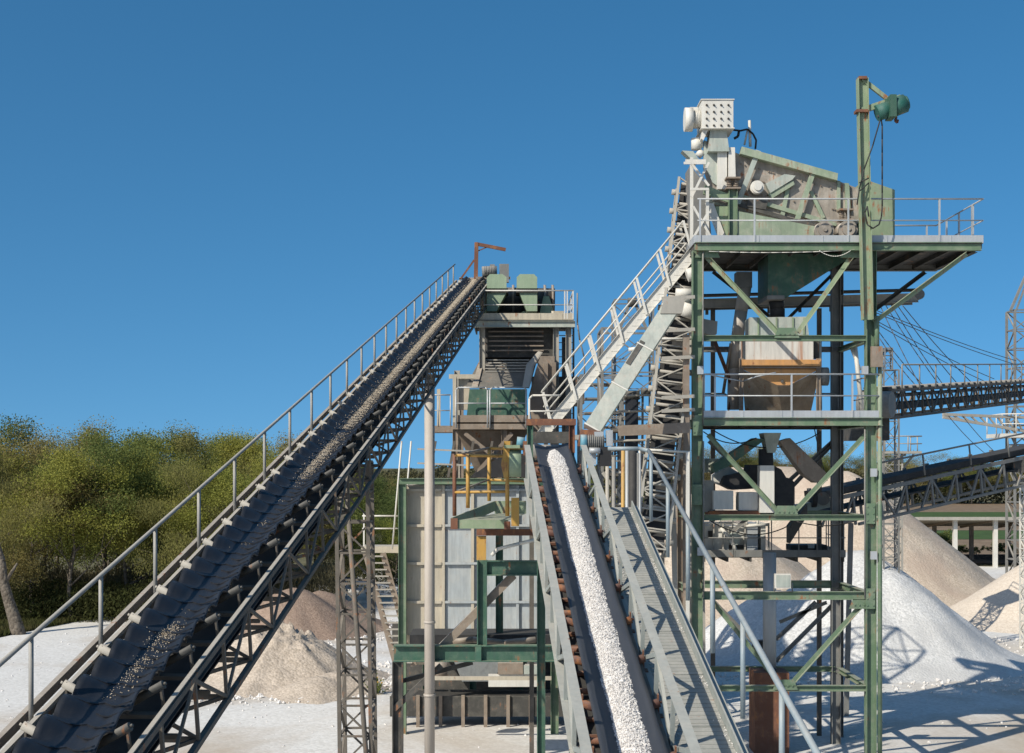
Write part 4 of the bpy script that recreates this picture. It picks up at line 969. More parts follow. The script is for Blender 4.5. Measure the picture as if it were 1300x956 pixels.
# ladder tower at its right side
m=MB()
for px in (708,728): m.beam(P(px,410,56),P(px,620,56),.08,.08,up=X_)
for k in range(16): m.beam(P(708,417+k*9,56),P(728,417+k*9,56),.05,.03)
m.build('ladder',GALVD,sh)
m=MB(); m.poly([P(733,372,54),P(733,410,54),P(736,432,54),P(742,455,54),P(742,478,54)],.03,6); m.build('drop_rail',GALVD,sh)
# hoods, drum and drive on the roof deck
for (pts1,pts2,lab) in (([(618,352),(622,348),(638,348),(643,352),(643,366),(618,366)],[(618,371),(643,371),(630,395),(618,395)],'left green hood box with chamfered top on the screen house deck'),
                    ([(656,352),(660,348),(678,348),(682,352),(682,366),(656,366)],[(659,371),(682,371),(682,395),(669,395)],'right green hood box with chamfered top on the screen house deck')):
    hd=thing('feed_hood',lab,'hood',P((pts1[0][0]+pts1[-2][0])/2,405,55),)
    m=MB(); m.pp(pts1,54.7,1.4); m.build('hood',HOODG,hd)
    m=MB(); m.pp(pts2,54.9,1.2); m.build('lower_chute',HOODG,hd)
    m=MB(); x0=pts1[0][0]; m.pp([(x0-1,366),(x0+27,366),(x0+27,371),(x0-1,371)],54.8,1.3); m.build('collar',DARK,hd)
dr=thing('screen_drum','large dark drum machine behind the two green hoods','drum',P(660,402,57))
m=MB(); m.pipe(P(610,385,57),P(704,387,57),.66,22); m.build('drum',DARK,dr)
for px in (622,650,690,700): MB().pipe(P(px,385,57),P(px+3,385,57),.74,22).build('band',BROWN,dr)
m=MB(); m.prism([P(x,y,56) for x,y in ((690,376),(697,376),(705,402),(684,402))],(0,1,0)); m.build('stand',HOODG,dr)
m=MB(); m.prism([P(x,y,56) for x,y in ((608,378),(617,372),(618,401),(612,396))],(0,1,0)); m.build('stand',HOODG,dr)
m=MB(); m.prism([P(x,y,55.6) for x,y in ((655,402),(664,395),(676,397),(678,402))],(0,.6,0)); m.build('cover',HOODG,dr)
m=MB(); m.pipe(P(700,398,54.6),P(714,398,54.6),.1,8); m.obox(P(709,397,54.6),X_*.2,Y_*.15,Z_*.05); m.build('lamp_bracket',CREAM,dr)
dm=thing('head_motor','grey green motor with square cover at the head of the long conveyor','motor',P(628,353,57))
m=MB(); m.pipe(P(612,345,57),P(631,344,57),.21,14); 
for k in range(7): m.pipe(P(615+k*2,345,57),P(615.6+k*2,345,57),.235,14)
m.box(P(622,339,57)-Y_*.1,P(628,336,57)+Y_*.2); m.build('motor',GALVD,dm)
m=MB(); m.box(P(634,349,56.9),P(646,335,56.9)+Y_*.5); m.box(P(636,358,56.9),P(646,349,56.9)+Y_*.3); m.build('drive_cover',GALVD,dm)
m=MB(); m.beam(P(604,353,57),P(648,353,57),.12,.1); m.build('base',BROWN,dm)
dv=thing('rusty_davit','rust brown post with long drooping arm at the long conveyor head','davit',P(603,357,57.2))
MB().beam(P(604,357,57.2),P(605,308,57.2),.16,.16,up=X_).build('post',RUST,dv)
MB().beam(P(604,309.5,57.2),P(642,317,57.2),.12,.13).build('arm',RUST,dv)
MB().beam(P(585,354,57.2),P(602,330,57.2),.07,.07).build('brace',RUST,dv)
MB().beam(P(606,319,57.2),P(620,313,57.2),.04,.04).build('brace',RUST,dv)
m=MB()
for y in (354,357): m.beam(P(583,y,57.3),P(618,y,57.3),.05,.07)
for px in (584,596,610): m.beam(P(px,362,57.3),P(px,352,57.3),.05,.05,up=X_)
m.build('head_rail',TRUSSL,dv)

# ------------------------------------------------------------------ cream bin
BN=48.0
bn=thing('storage_bin','large ribbed cream steel bin with green corner post','bin',(xx(605,50),50,0))
x0,xm,x1=xx(514,BN),xx(563,BN),xx(700,BN); zt2=zz(616,BN); zb=zz(806,BN)
MB().box((x0,BN,zb),(xm-.02,53,zt2)).build('wall_panel',CREAM,bn)
MB().box((xm,BN+.01,zb),(x1,53,zt2-.005)).build('wall_panel',BINB,bn)
for px,mt in ((541,CREAM),(563,CREAM),(600,CREAM),(657,BINB)):
    MB().box((xx(px,BN)-.05,BN-.09,zb),(xx(px,BN)+.05,BN-.003,zt2)).build('rib',mt if px!=600 else CREAM,bn)
for py in (622,667,715,764):
    MB().box((x0,BN-.12,zz(py,BN)-.05),(xm-.06,BN-.004,zz(py,BN)+.04)).build('rib',CREAM,bn)
    MB().box((xm+.06,BN-.12,zz(py,BN)-.04),(x1,BN-.006,zz(py,BN)+.04)).build('rib',BINB,bn)
m=MB(); m.frustum((xx(585,BN),49.2),(xx(625,BN),51.2),zz(872,BN),(xx(563,BN),BN+.02),(xx(657,BN),52.9),zb-.01); m.build('hopper_bottom',BINB,bn)
m=MB(); m.frustum((xx(527,BN),49.2),(xx(545,BN),51.2),zz(850,BN),(x0,BN+.02),(xx(561,BN),52.9),zb-.01); m.build('hopper_bottom',CREAM,bn)
m=MB(); m.frustum((xx(670,BN),49.2),(xx(690,BN),51.2),zz(850,BN),(xx(659,BN),BN+.02),(x1,52.9),zb-.01); m.build('hopper_bottom',BINB,bn)
MB().ibeam((xx(511,BN-.3),BN-.3,0),(xx(511,BN-.3),BN-.3,zz(614,BN-.3)),.3,.26,up=X_).build('corner_post',GREEN,bn)
MB().ibeam((xx(507,BN-.3),BN-.3,zz(611,BN-.3)),(x1+.2,BN-.3,zz(611,BN-.3)),.2,.2).build('top_beam',GREEN,bn)
MB().ibeam((x1+.1,BN-.3,0),(x1+.1,BN-.3,zz(614,BN-.3)),.3,.26,up=X_).build('corner_post',GREEN,bn)
MB().box((x0+.1,BN-.1,zt2+.16),(x1,53,zt2+.2)).build('roof_plate',GALVD,bn)
m=MB(); m.prism([P(x,y,50) for x,y in ((596,606),(640,576),(700,576),(700,606))],(0,.06,0)); m.build('rubber_apron',BLACK,bn)
for i in range(6):
    px=545+i*24; MB().beam(P(px,606,51),P(px+8,560,51),.09,.09,up=X_).build('roof_post',TRUSS,bn)
m=MB()
for y in (570,588): m.beam(P(530,y,50.9),P(600,y+3,50.9),.06,.06)
m.build('roof_rail',TRUSSL,bn)
m=MB()
for px in (484,496): m.poly([P(px+14,697,49),P(px+26,560,49)],.03,6)
m.poly([P(460,655,50),P(505,655,50)],.03,6); m.poly([P(460,671,50),P(505,671,50)],.025,6); m.build('handrail',WHITE,bn)
m=MB(); m.box((xx(460,50),49.6,zz(701,50)),(xx(508,50),50.8,zz(693,50))); m.build('landing',CREAM,bn)
for px in (462,): MB().beam(P(px,693,50),P(px,650,50),.05,.05,up=X_).build('landing_post',WHITE,bn)
# ladder stair down from the landing
ls=thing('ladder_stair','steep open stair with pale treads going down left of the cream bin','stair',(xx(490,49.4),49.4,0))
a=P(464,702,49.4); b=P(503,845,49.4); wv=V((.62,0,0))
a2=a; b2_=b
for o in (0,.62): MB().beam(a+X_*o*.98,b+X_*o,.05,.2,up=X_).build('stringer',BROWN,ls)
for i in range(17):
    c=a.lerp(b,(i+.5)/17)+X_*.31; m=MB(); m.obox(c,X_*.29,Y_*.12,Z_*.02); m.build('tread',TRUSSL,ls)
m=MB(); m.poly([P(510,770,48.8),P(520,785,48.8),P(527,815,48.8)],.03,6); m.poly([P(513,778,48.6),P(522,818,48.6)],.03,6); m.build('handrail',BROWN,ls)

# ------------------------------------------------------------------ dark green frame before the bin
gf=thing('steel_portal','dark green beam frame with a dusty diagonal strut in front of the bin','frame',(xx(610,40),40,0))
GD=40.0
MB().ibeam(P(500,829,GD),P(735,829,GD),.34,.46,.03).build('bottom_beam',DGREEN,gf)
for px in (606,): MB().box(P(px-3,839,GD-.16),P(px+5,819,GD-.16)+Y_*.1).build('web_plate',DGREEN,gf)
MB().ibeam(P(612,819,GD),P(612,711,GD),.3,.28,.03,up=X_).build('post',DGREEN,gf)
MB().ibeam(P(618,721,GD),P(705,721,GD),.3,.42,.03).build('upper_beam',DGREEN,gf)
for px in (505,730): MB().ibeam(V((xx(px,GD),GD,0)),P(px,840,GD),.3,.3,.03,up=X_).build('leg',DGREEN if px>600 else DARK,gf)
MB().chan(P(560,822,GD+.35),P(652,730,GD+.35),.22,.36,up=V((.7,0,.7))).build('diagonal_strut',BROWN,gf)
MB().box(P(605,680,GD-.1),P(698,672,GD-.1)+Y_*.3).build('rusty_beam',RUST,gf)
MB().box(P(605,711,GD),P(617,681,GD)+Y_*.3).build('stub_post',YELLOW,gf)
MB().ibeam(P(634,819,GD+1.8),P(634,680,GD+1.8),.22,.22,up=X_).build('rear_post',DGREEN,gf)
bx(gf,'trough',520,806,700,818,GD+1.2,1.6,BLACK)
m=MB(); m.poly([P(575,815,GD+1),P(600,812,GD+1),P(640,816,GD+1),P(680,812,GD+1)],.09,8); m.build('spilled_pipe',BROWN,gf)
m=MB(); m.poly([P(624,705,GD-.2),P(632,697,GD-.2),P(660,690,GD-.3),P(685,684,GD-.3)],.05,8); m.build('hose',WHITE,gf)
m=MB(); m.beam(P(505,866,GD+.4),P(600,841,GD+.4),.12,.12); m.beam(P(500,900,GD),P(560,845,GD),.16,.16); m.build('knee_brace',DARK,gf)
# tray and rusty yellow rail
tr=thing('collecting_tray','pale green open tray with rusted rim beside the middle conveyor','tray',P(610,672,39))
m=MB(); m.pp([(579,660),(645,660),(645,671),(579,671)],38.5,.04); m.build('front_side',LGREEN,tr)
m=MB(); m.add([P(579,661,38.5),P(645,661,38.5),P(668,652,40.6),P(630,652,40.6)],[(0,1,2,3)]); m.build('floor',LGREEN,tr)
m=MB(); m.prism([P(573,657,38.5),P(579,671,38.5),P(628,648,41),P(627,636,41)],(.04,0,0)); m.build('left_side',LGREEN,tr)
m=MB(); m.pp([(627,636),(668,636),(668,652),(628,652)],41,.04); m.build('back_side',LGREEN,tr)
m=MB(); m.box(P(572,672,38.45),P(581,658,38.45)+Y_*.1); m.build('corner_plate',RUST,tr); m=MB(); m.box(P(640,672,38.44),P(648,662,38.44)+Y_*.1); m.build('corner_plate',RUST,tr)
yr=thing('yellow_guard_rail','rusting yellow guard rail around the pale green tray','guard rail',P(610,655,39.5))
def pl(pts,r,mt,nm='rail'): m=MB(); m.poly([P(x,y,D) for x,y,D in pts],r,6); return m.build(nm,mt,yr)
pl([(577,578,39),(645,579,38.4)],.045,YELLOW); pl([(577,578,39),(621,569,41)],.04,BROWN); pl([(621,569,41),(668,570,40.8)],.045,YELLOW)
pl([(576,625,39),(645,624,38.4)],.04,YELLOW); pl([(577,625,39),(621,609,41)],.03,BROWN); pl([(621,609,41),(668,611,40.8)],.04,YELLOW)
for x,y0,y1,D,mt in ((577,576,655,39,RUST),(594,577,645,38.8,YELLOW),(621,569,636,41,YELLOW),(644,578,655,38.3,YELLOW)): pl([(x,y0,D),(x,y1,D)],.055,mt,'post')
bx(yr,'yellow_column',649,632,659,668,38.2,.25,YELLOW)
wc=thing('belt_drive_guard','round yellow green belt drive guard at the middle conveyor head','drive guard',P(652,606,38))
m=MB(); q=P(654,588,37.9); m.pipe(q-X_*.16,q+X_*.16,.37,20); m.build('drum_guard',HOODG,wc)
m=MB(); q=P(643,572,37.9); m.prism([P(x,y,37.7) for x,y in ((640,560),(648,560),(645,605),(640,608),(636,590),(638,578))],(0,.35,0)); m.build('bracket',YELLOW,wc)
bx(wc,'cap_plate',640,565,660,569,37.5,.6,LGREEN)
m=MB(); m.pipe(P(656,561,37.8),P(666,562,37.8),.14,12); m.build('motor',BLUE,wc)
m=MB(); m.box(P(664,578,37.6),P(673,560,37.6)+Y_*.3); m.build('rusty_block',RUST,wc)
# portal over the belt and the blue motor
pt=thing('head_portal','rusty portal frame straddling the head of the middle conveyor','portal frame',P(700,566,33))
MB().chan(P(668,536,33.5),P(731,536,33.5),.2,.15).build('cross_beam',RUST,pt)
MB().ibeam(P(673,600,33.5),P(673,539,33.5),.16,.14,up=X_).build('post',DGREEN,pt)
MB().ibeam(P(726,575,33.5),P(726,539,33.5),.16,.14,up=X_).build('post',RUST,pt)
bx(pt,'rear_panel',676,548,724,563,34.6,.1,DARK)
bm=thing('belt_drive_motor','blue grey drive motor with pale blue cowl at the middle conveyor head','motor',P(750,590,33))
m=MB(); m.pipe(P(737,562,33),P(745,562,33),.19,16); m.build('cowl',BLUE,bm)
m=MB(); m.pipe(P(745,562,33),P(767,562,33),.17,16)
for k in range(8): m.pipe(P(747+k*2.4,562,33),P(747.7+k*2.4,562,33),.195,16)
m.build('motor',GALVD,bm)
bx(bm,'terminal_box',755,548,766,555,32.9,.25,GALV); bx(bm,'gear_cover',770,546,778,566,32.8,.35,GALV); bx(bm,'bearing_block',762,567,776,592,32.8,.4,BLACK)
m=MB(); m.pipe(P(748,572,32.8),P(762,572,32.8),.07,8); m.box(P(750,590,32.9),P(757,573,32.9)+Y_*.2); m.build('motor_stand',GALV,bm)

rcv=thing('added_dark_conveyor','added dark low conveyor running under the cream bin','conveyor',(xx(610,50),50,0))  # added and kept dark, to cover the bright ground below the bin
for o in (49.0,50.4): MB().box((xx(498,50),o,.35),(xx(735,50),o+.1,1.05)).build('side_plate',DARK,rcv)
MB().box((xx(498,50),49.12,.95),(xx(735,50),50.38,1.0)).build('belt',BLACK,rcv)
for i in range(9):
    x=xx(503+i*28,50); MB().box((x,48.9,0),(x+.12,48.99,1.1)).build('post',BROWN,rcv)
for i in range(3): MB().ibeam((xx(540+i*60,51),51.5,0),(xx(540+i*60,51),51.5,3.2),.24,.24,up=X_).build('leg',DGREEN,rcv)
MB().box((xx(500,54),53.2,0),(xx(700,54),53.5,3.1)).build('dark_backing',DARK,rcv)  # dark sheet added to blacken the open space under the bin
# ------------------------------------------------------------------ far right: slewing conveyor, masts, lower conveyor
rc=thing('slewing_conveyor','distant trussed conveyor held by cables, crossing right at mid height','conveyor',(xx(1200,60),62,0))
a=P(1112,514,52); b=P(1345,493,86)
m=MB(); d,s1,s2,L_=None,None,None,(b-a).length
dd=(b-a).normalized(); sx=dd.cross(Z_).normalized(); uz=sx.cross(dd).normalized()
for o in (-.55,.55):
    for hz in (-.5,.5): m.beam(a+sx*o+uz*hz,b+sx*o+uz*hz,.1,.1)
    n=26
    for i in range(n):
        p0=a.lerp(b,i/n)+sx*o; p1=a.lerp(b,(i+1)/n)+sx*o
        m.beam(p0+uz*.5,p0-uz*.5,.07,.07,up=dd)
        m.beam(p0+uz*(.5 if i%2 else -.5),p1+uz*(-.5 if i%2 else .5),.06,.06)
m.build('truss',TRUSS,rc)
MB().obox((a+b)/2-uz*.1,dd*L_/2,sx*.45,uz*.12).build('return_belt',BLACK,rc)
MB().obox((a+b)/2+uz*.3,dd*L_/2,sx*.5,uz*.05).build('belt_pan',DARK,rc)
MB().obox((a+b)/2+uz*.62,dd*L_/2,sx*.45,uz*.03).build('belt',BELT_BLK,rc)
for i in range(34):
    c=a.lerp(b,(i+.5)/34)+uz*.6; m=MB(); m.pipe(c-sx*.6,c+sx*.6,.07,6); m.build('idler',TRUSSL,rc)
rails(rc,[a+uz*.5+sx*.7+dd*1,b+uz*.5+sx*.7-dd*8],.95,[i/12 for i in range(13)],GALVD,r=.03,mid=False)
m=MB(); m.pipe(a-sx*.6,a+sx*.6,.5,16); m.build('tail_drum',GALVD,rc)
MB().box(a-V((.9,0,1.3)),a+V((.5,1.5,-.2))).build('tail_housing',DARK,rc)
for t_ in (.62,):
    q=a.lerp(b,t_)
def cable(p,q,lab): 
    m=MB(); n=10; pts=[V(p).lerp(V(q),i/n)-Z_*.12*4*(i/n)*(1-i/n) for i in range(n+1)]
    m.poly(pts,.02,5); return m.build('cable',CABLE,cbs)
cbs=thing('stay_cables','fan of steel stay cables from behind the tower to the slewing conveyor and mast','cables',P(1120,400,60))
for (p0,p1,D0,D1) in (((1098,388),(1290,458),62,84),((1098,391),(1290,463),62,84),((1098,399),(1262,481),62,79),((1098,402),(1252,485),62,78),
    ((1114,380),(1172,496),62,60),((1120,380),(1195,492),62,63),((1128,380),(1200,492),62,64),((1134,380),(1218,490),62,66),((1146,388),(1240,492),62,69),
    ((1115,420),(1180,497),60,61),((1117,430),(1170,497),60,59),((1204,528),(1250,575),75,84),((1222,528),(1270,580),75,84)):
    cable(P(*p0,D0),P(*p1,D1),'')
mt_=thing('support_mast','tall grey lattice mast with a white railed platform at the right edge','mast',(xx(1296,85),85,0))
m=MB(); lattice_tower(m,xx(1298,85),85,0,zz(395,85),1.4,1.4,1.15,c=.13,b=.08); m.beam(P(1283,394,84.3),P(1302,350,84.3),.14,.14); m.beam(P(1290,394,84.3),P(1306,352,84.3),.1,.1); m.build('lattice',GALVD,mt_)
m=MB(); m.box((xx(1262,85),83.6,zz(556,85)),(xx(1330,85),86.4,zz(551,85))); m.build('platform',WHITE,mt_)
rails(mt_,[(xx(1330,85),83.6,zz(551,85)),(xx(1263,85),83.6,zz(551,85)),(xx(1263,85),86.4,zz(551,85))],1.15,[.2,.4,.55,.72,1],WHITE,r=.035)
m=MB(); p=P(1197,526,83); q=P(1300,530,84)
for o in (0,.8): m.beam(p-Z_*o*.2,q-Z_*o*1.0,.16,.16)
for i in range(9): m.beam(p.lerp(q,i/9),(p.lerp(q,(i+1)/9)-Z_*(.2+.09*i)),.09,.09)
m.build('boom',TRUSSL,mt_)
rm2=thing('short_mast','white lattice mast at the very right edge in front of the shed','mast',(xx(1299,70),70,0))
m=MB(); lattice_tower(m,xx(1306,70),70,0,zz(616,70),.62,.62,.45,c=.08,b=.05); m.build('lattice',WHITE,rm2)
cm=thing('conveyor_mast','pale lattice mast standing before the large beige heap right of the tower','mast',(xx(1130,72),72,0))
m=MB(); lattice_tower(m,xx(1130,72),72,0,zz(575,72),.96,.96,.62,c=.09,b=.055); m.build('lattice',TRUSSL,cm)
m=MB(); m.box((xx(1117,72),71,zz(576,72)),(xx(1163,72),73,zz(573,72))); m.build('platform',TRUSSL,cm)
rails(cm,[(xx(1117,72),71,zz(573,72)),(xx(1163,72),71,zz(573,72)),(xx(1163,72),73,zz(573,72))],.75,[0,.3,.68,1],TRUSSL,r=.03)
m=MB(); m.beam(P(1160,577,72),P(1135,610,72),.1,.1); m.beam(P(1118,577,72),P(1128,605,72),.1,.1); m.beam(P(1118,590,72),P(1150,577,72),.1,.1); m.build('knee_brace',TRUSSL,cm)
um=thing('signal_mast','thin grey lattice mast right behind the rusty bracket of the tower','mast',(xx(1128,66),66,0))
m=MB(); lattice_tower(m,xx(1129,66),66,0,zz(470,66),.7,.7,.8,c=.07,b=.04); lattice_tower(m,xx(1127,66),66,zz(470,66),zz(442,66),.35,.35,.4,c=.05,b=.03)
m.beam(P(1118,445,66),P(1132,445,66),.12,.12); m.build('lattice',GALVD,um)
lo=thing('low_conveyor','lower black belted conveyor with handrail slanting up to the right edge','conveyor',(xx(1200,56),56,0))
a=P(1035,640,50); b=P(1345,572,57); dd=(b-a).normalized(); sx=dd.cross(Z_).normalized(); uz=sx.cross(dd).normalized(); L_=(b-a).length
m=MB(); n=10
for o in (-.5,.5):
    m.beam(a+sx*o+uz*.12,b+sx*o+uz*.12,.1,.14); m.beam(a+sx*o-uz*.95+dd*1.5,b+sx*o-uz*.95,.1,.1)
    for i in range(n):
        p0=a.lerp(b,(i+.5)/n)+sx*o; p1=a.lerp(b,(i+1)/n)+sx*o; p2=a.lerp(b,(i+1.5)/n)+sx*o
        m.beam(p1+uz*.1,p1-uz*.95,.08,.08,up=dd); m.beam(p1+uz*.1,p0-uz*.95,.07,.07); 
        if i%2: m.beam(p1+uz*.1,p2-uz*.95,.07,.07)
m.build('truss',GALVD,lo)
MB().obox((a+b)/2+uz*.36,dd*L_/2,sx*.5,uz*.1).build('belt',BLACK,lo)
MB().obox((a+b)/2-uz*.3,dd*L_/2,sx*.45,uz*.03).build('return_belt',BLACK,lo)
for i in range(11):
    p1=a.lerp(b,(i+.3)/11); m=MB(); m.beam(p1-sx*.62-uz*.1,p1-sx*.62+uz*.5,.12,.1,up=dd); m.build('idler_bracket',GALVD,lo)
rails(lo,[a+uz*.3+sx*.7+dd*2,b+uz*.3+sx*.7],.78,[.02,.25,.47,.66,.85],GALVD,r=.035,mid=False,up=uz)
m=MB(); q=P(1290,590,55.5); m.obox(q,X_*.3,Y_*.5,Z_*.3); m.build('support_box',DARK,lo)
for t_ in (.12,):
    p1=a.lerp(b,t_); m=MB(); 
    m.beam((p1.x,p1.y+.3,0),p1-uz*.95,.16,.16,up=X_); m.build('support_leg',GALVD,lo)

# ------------------------------------------------------------------ open shed
sd_o=thing('open_shed','long low open shed with pale posts and brown roof before the fields','shed',(xx(1250,126),130,0))
zr=zz(645,126); X0,X1=xx(1140,126),xx(1440,126)
m=MB(); m.prism([(X0,125.4,zz(659.5,126)),(X0,125.4,zz(656.5,126)),(X0,138,zz(665,138)),(X0,138,zz(668,138))],(X1-X0,0,0)); m.build('roof',ROOF,sd_o)
MB().box((X0,125.2,zz(660,126)),(X1,125.39,zz(656,126))).build('fascia',TRUSSL,sd_o)
for i in range(6):
    x=xx(1162+51.2*i,126); MB().box((x-.17,126,0),(x+.17,126.4,zz(660,126))).build('post',WHITE,sd_o)
    x=xx(1187+47*i,136); MB().box((x-.17,136,0),(x+.17,136.4,zz(668,136))).build('post',BROWN,sd_o)
for i in range(6):
    x=xx(1162+51.2*i,126); MB().beam((x,126.6,zz(661.5,126)),(x,135.9,zz(669,136)),.2,.2).build('rafter',BROWN,sd_o)
MB().box((X0+.5,137,0),(X1,137.4,zz(704,137))).build('low_wall',DARK,sd_o)
# small conveyors and huts far left
for i,(x0,y0,x1,y1,D,lab,mt) in enumerate(((382,738,425,744,96,'small grey trussed conveyor behind the reddish heap, left of the trestle leg',GALVD),(432,745,505,757,92,'small grey trussed conveyor behind the trestle leg and ladder stair',GALV))):
    sc=thing('small_conveyor',lab,'conveyor',P((x0+x1)/2,y1+20,D))
    m=MB(); p,q=P(x0,y0,D),P(x1,y1,D)
    for o in (0,.8):
        for h_ in (0,.55): m.beam(p+Y_*o+Z_*h_,q+Y_*o+Z_*h_,.1,.1)
        for k in range(9): m.beam(p.lerp(q,k/9)+Y_*o,p.lerp(q,(k+1)/9)+Y_*o+Z_*.55,.07,.07); m.beam(p.lerp(q,k/9)+Y_*o,p.lerp(q,k/9)+Y_*o+Z_*.55,.07,.07,up=X_)
    m.build('truss',mt,sc)
    MB().obox((p+q)/2+Y_*.4+Z_*.62,(q-p)/2,Y_*.35,Z_*.04).build('belt',BELT_GRY,sc)
    for t_ in (.1,.9):
        c=p.lerp(q,t_); MB().beam((c.x,c.y+.4,0),c+Y_*.4,.12,.12,up=X_).build('leg',mt,sc)

# ------------------------------------------------------------------ yard clutter under the bin
cl=thing('tank_skid','low cream and grey tank skid under the hopper bottoms of the bin','tank',(xx(560,46),46,0))
m=MB(); m.pipe(P(548,851,46),P(568,851,46),.3,16); m.build('tank',BROWN,cl)
m=MB()
for y in (861,): m.beam(P(545,y,45.5),P(700,y,45.5),.08,.12)
m.build('skid_rails',CREAM,cl)
bx(cl,'pale_sheet',620,856,690,872,46.6,.1,WHITE); bx(cl,'green_block',665,845,690,856,46.4,.4,PALE)
bx(cl,'brown_block',632,842,664,856,46.5,.4,BROWN)

# ------------------------------------------------------------------ trees
def grow(seed,h,spread,nlimb,ntip,leaves,lsz,willow=0.0,bare=0,low=.28,tw=.16):
    rnd=random.Random(seed); tr_=MB(); lv=MB(); tips=[]
    tz=h*.62
    def limb(p,d,L_,r,depth):
        segs=4; pts=[p]; dd_=d.copy(); q=p
        for i in range(segs):
            dd_=(dd_+V((rnd.gauss(0,.13),rnd.gauss(0,.13),rnd.gauss(.03,.09)))).normalized(); q=q+dd_*L_/segs; pts.append(q)
        for i in range(segs): tr_.pipe(pts[i],pts[i+1],r*(1-i/segs*.55),5,r2=r*(1-(i+1)/segs*.55),cap=False)
        if depth==0: tips.extend(pts[2:]); return
        for k in range(3):
            t=pts[rnd.randint(2,segs)]; nd=(dd_+V((rnd.gauss(0,.55),rnd.gauss(0,.55),rnd.gauss(.15,.35)))).normalized()
            limb(t,nd,L_*rnd.uniform(.5,.72),r*.42,depth-1)
        tips.append(pts[-1])
    base=V((0,0,-.1)); q=base; prev=tw
    for i in range(6):
        nx_=q+V((rnd.gauss(0,.12),rnd.gauss(0,.12),tz/6)); rr=tw*(1-.11*(i+1)); tr_.pipe(q,nx_,prev,7,r2=rr,cap=False); prev=rr; q=nx_
        if i>=1:
            for k in range(2 if i<5 else 3):
                a=rnd.random()*6.28; el=rnd.uniform(.35,.9)
                fz=(i+1)/6; LL_=spread*(1.05-.35*abs(fz-.55))*rnd.uniform(.75,1.15)
                limb(q,V((math.cos(a)*math.cos(el),math.sin(a)*math.cos(el),math.sin(el))),LL_,rr*.5,2)
    limb(q,V((0,0,1)),h*.30,prev*.8,2)
    tips=[t for t in tips if t.z>h*low*.6]
    tips.sort(key=lambda t:t.z); TOPZ=tips[int(len(tips)*.97)].z
    tips=[V((t.x,t.y,min(t.z,TOPZ+rnd.uniform(-.3,.5)))) for t in tips]
    fz=(h-.35)/TOPZ
    tips=[V((t.x,t.y,t.z*fz)) for t in tips]; tr_.v=[V((q.x,q.y,min(q.z*fz,h-.2))) for q in tr_.v]
    per=max(1,int(leaves/len(tips)))
    for t in tips:
        s_=rnd.uniform(.35,.85)*h/11
        nn=int(per*rnd.uniform(.4,1.6))
        for k in range(nn):
            off=V((rnd.gauss(0,s_),rnd.gauss(0,s_),rnd.gauss(0,s_*.75)))
            if off.length>1.7*s_: off*=1.7*s_/off.length*rnd.uniform(.5,1)
            if willow: off.z-=abs(rnd.gauss(0,willow)); off.x*=.8
            c=t+off
            if c.z<h*.06: continue
            z=lsz*rnd.uniform(.55,1.3); u=V((rnd.gauss(0,1),rnd.gauss(0,1),rnd.gauss(0,1))).normalized(); w_=u.orthogonal().normalized()
            w_=Matrix.Rotation(rnd.random()*6.28,3,u)@w_; v_=u.cross(w_)
            if willow: w_=(w_*.4+Z_*.8).normalized(); v_=u.cross(w_).normalized(); lv.add([c-w_*z,c+v_*z*.35,c+w_*z,c-v_*z*.35],[(0,1,2,3)])
            else: lv.add([c-w_*z,c+v_*z*.6,c+w_*z*.8,c-v_*z*.6],[(0,1,2,3)])
    return tr_,lv
LIB=[]
def mkmesh(mb,name,mat):
    me=bpy.data.meshes.new(name); me.from_pydata([tuple(v) for v in mb.v],[],mb.f); me.polygons.foreach_set('use_smooth',mb.sm); me.materials.append(mat); me.update(); return me
for sd_,h,spr,lv_,ls,wl,mat in ((1,11,3.3,44000,.066,0,LEAF_Y),(2,11.5,3.4,42000,.066,.35,LEAF_O),(3,11,3.6,46000,.07,0,LEAF_D),(4,12,3.2,44000,.066,.5,LEAF_Y),(5,11,3.7,16000,.06,0,LEAF_O),(6,3.0,1.6,4500,.08,0,LEAF_D),(7,11,3.4,40000,.062,0,LEAF_O)):
    t_,l_=grow(sd_,h,spr,8,0,lv_,ls,willow=wl)
    LIB.append((mkmesh(t_,'trunk',BARK),mkmesh(l_,'crown',mat),h))
def tree(k,x,y,h,label,group,name='tree',z=0,wide=1.0,cat='tree'):
    t,c,h0=LIB[k]; r=thing(name,label,cat,(x,y,z),group); s_=h/h0
    r.rotation_euler=(0,0,random.random()*6.28); r.scale=(s_*wide,s_*wide,s_)
    for nm,me in (('trunk',t),('crown',c)):
        o=bpy.data.objects.new(nm,me); COL.objects.link(o); o.parent=r
    return r
FRONT=[(-22,545,82,1,'broad olive tree at the very left edge of the wood'),(40,548,84,7-1,'olive brown tree above the dead trunk at the left edge'),(92,560,83,0,'yellow green tree with a narrow top, third along the front of the wood'),
 (128,540,90,2,'deep green tree standing behind the narrow yellow green one'),(165,552,86,2,'dark green rounded tree in the middle of the left wood'),(205,560,87,3,'drooping yellow green tree right of the dark rounded one'),
 (250,570,84,1,'drooping olive tree in front of the tallest crowns of the wood'),(288,585,85,0,'low bright green tree touching the fourth handrail post'),(322,560,90,3,'yellow green tree behind the long handrail'),
 (358,572,92,2,'dark green tree where the long conveyor begins to hide the wood'),(395,590,94,6,'olive tree half hidden by the black belt'),(430,600,98,0,'light green tree behind the long conveyor truss'),
 (468,640,96,0,'bright green bush like tree left of the cream bin'),(500,620,104,2,'dark green tree behind the rail of the bin landing')]
for px,py,D,k,lab in FRONT:
    tree(k,xx(px,D),D,(zz(py,D)-.75),lab,'trees along the front of the wood',wide=1.08)
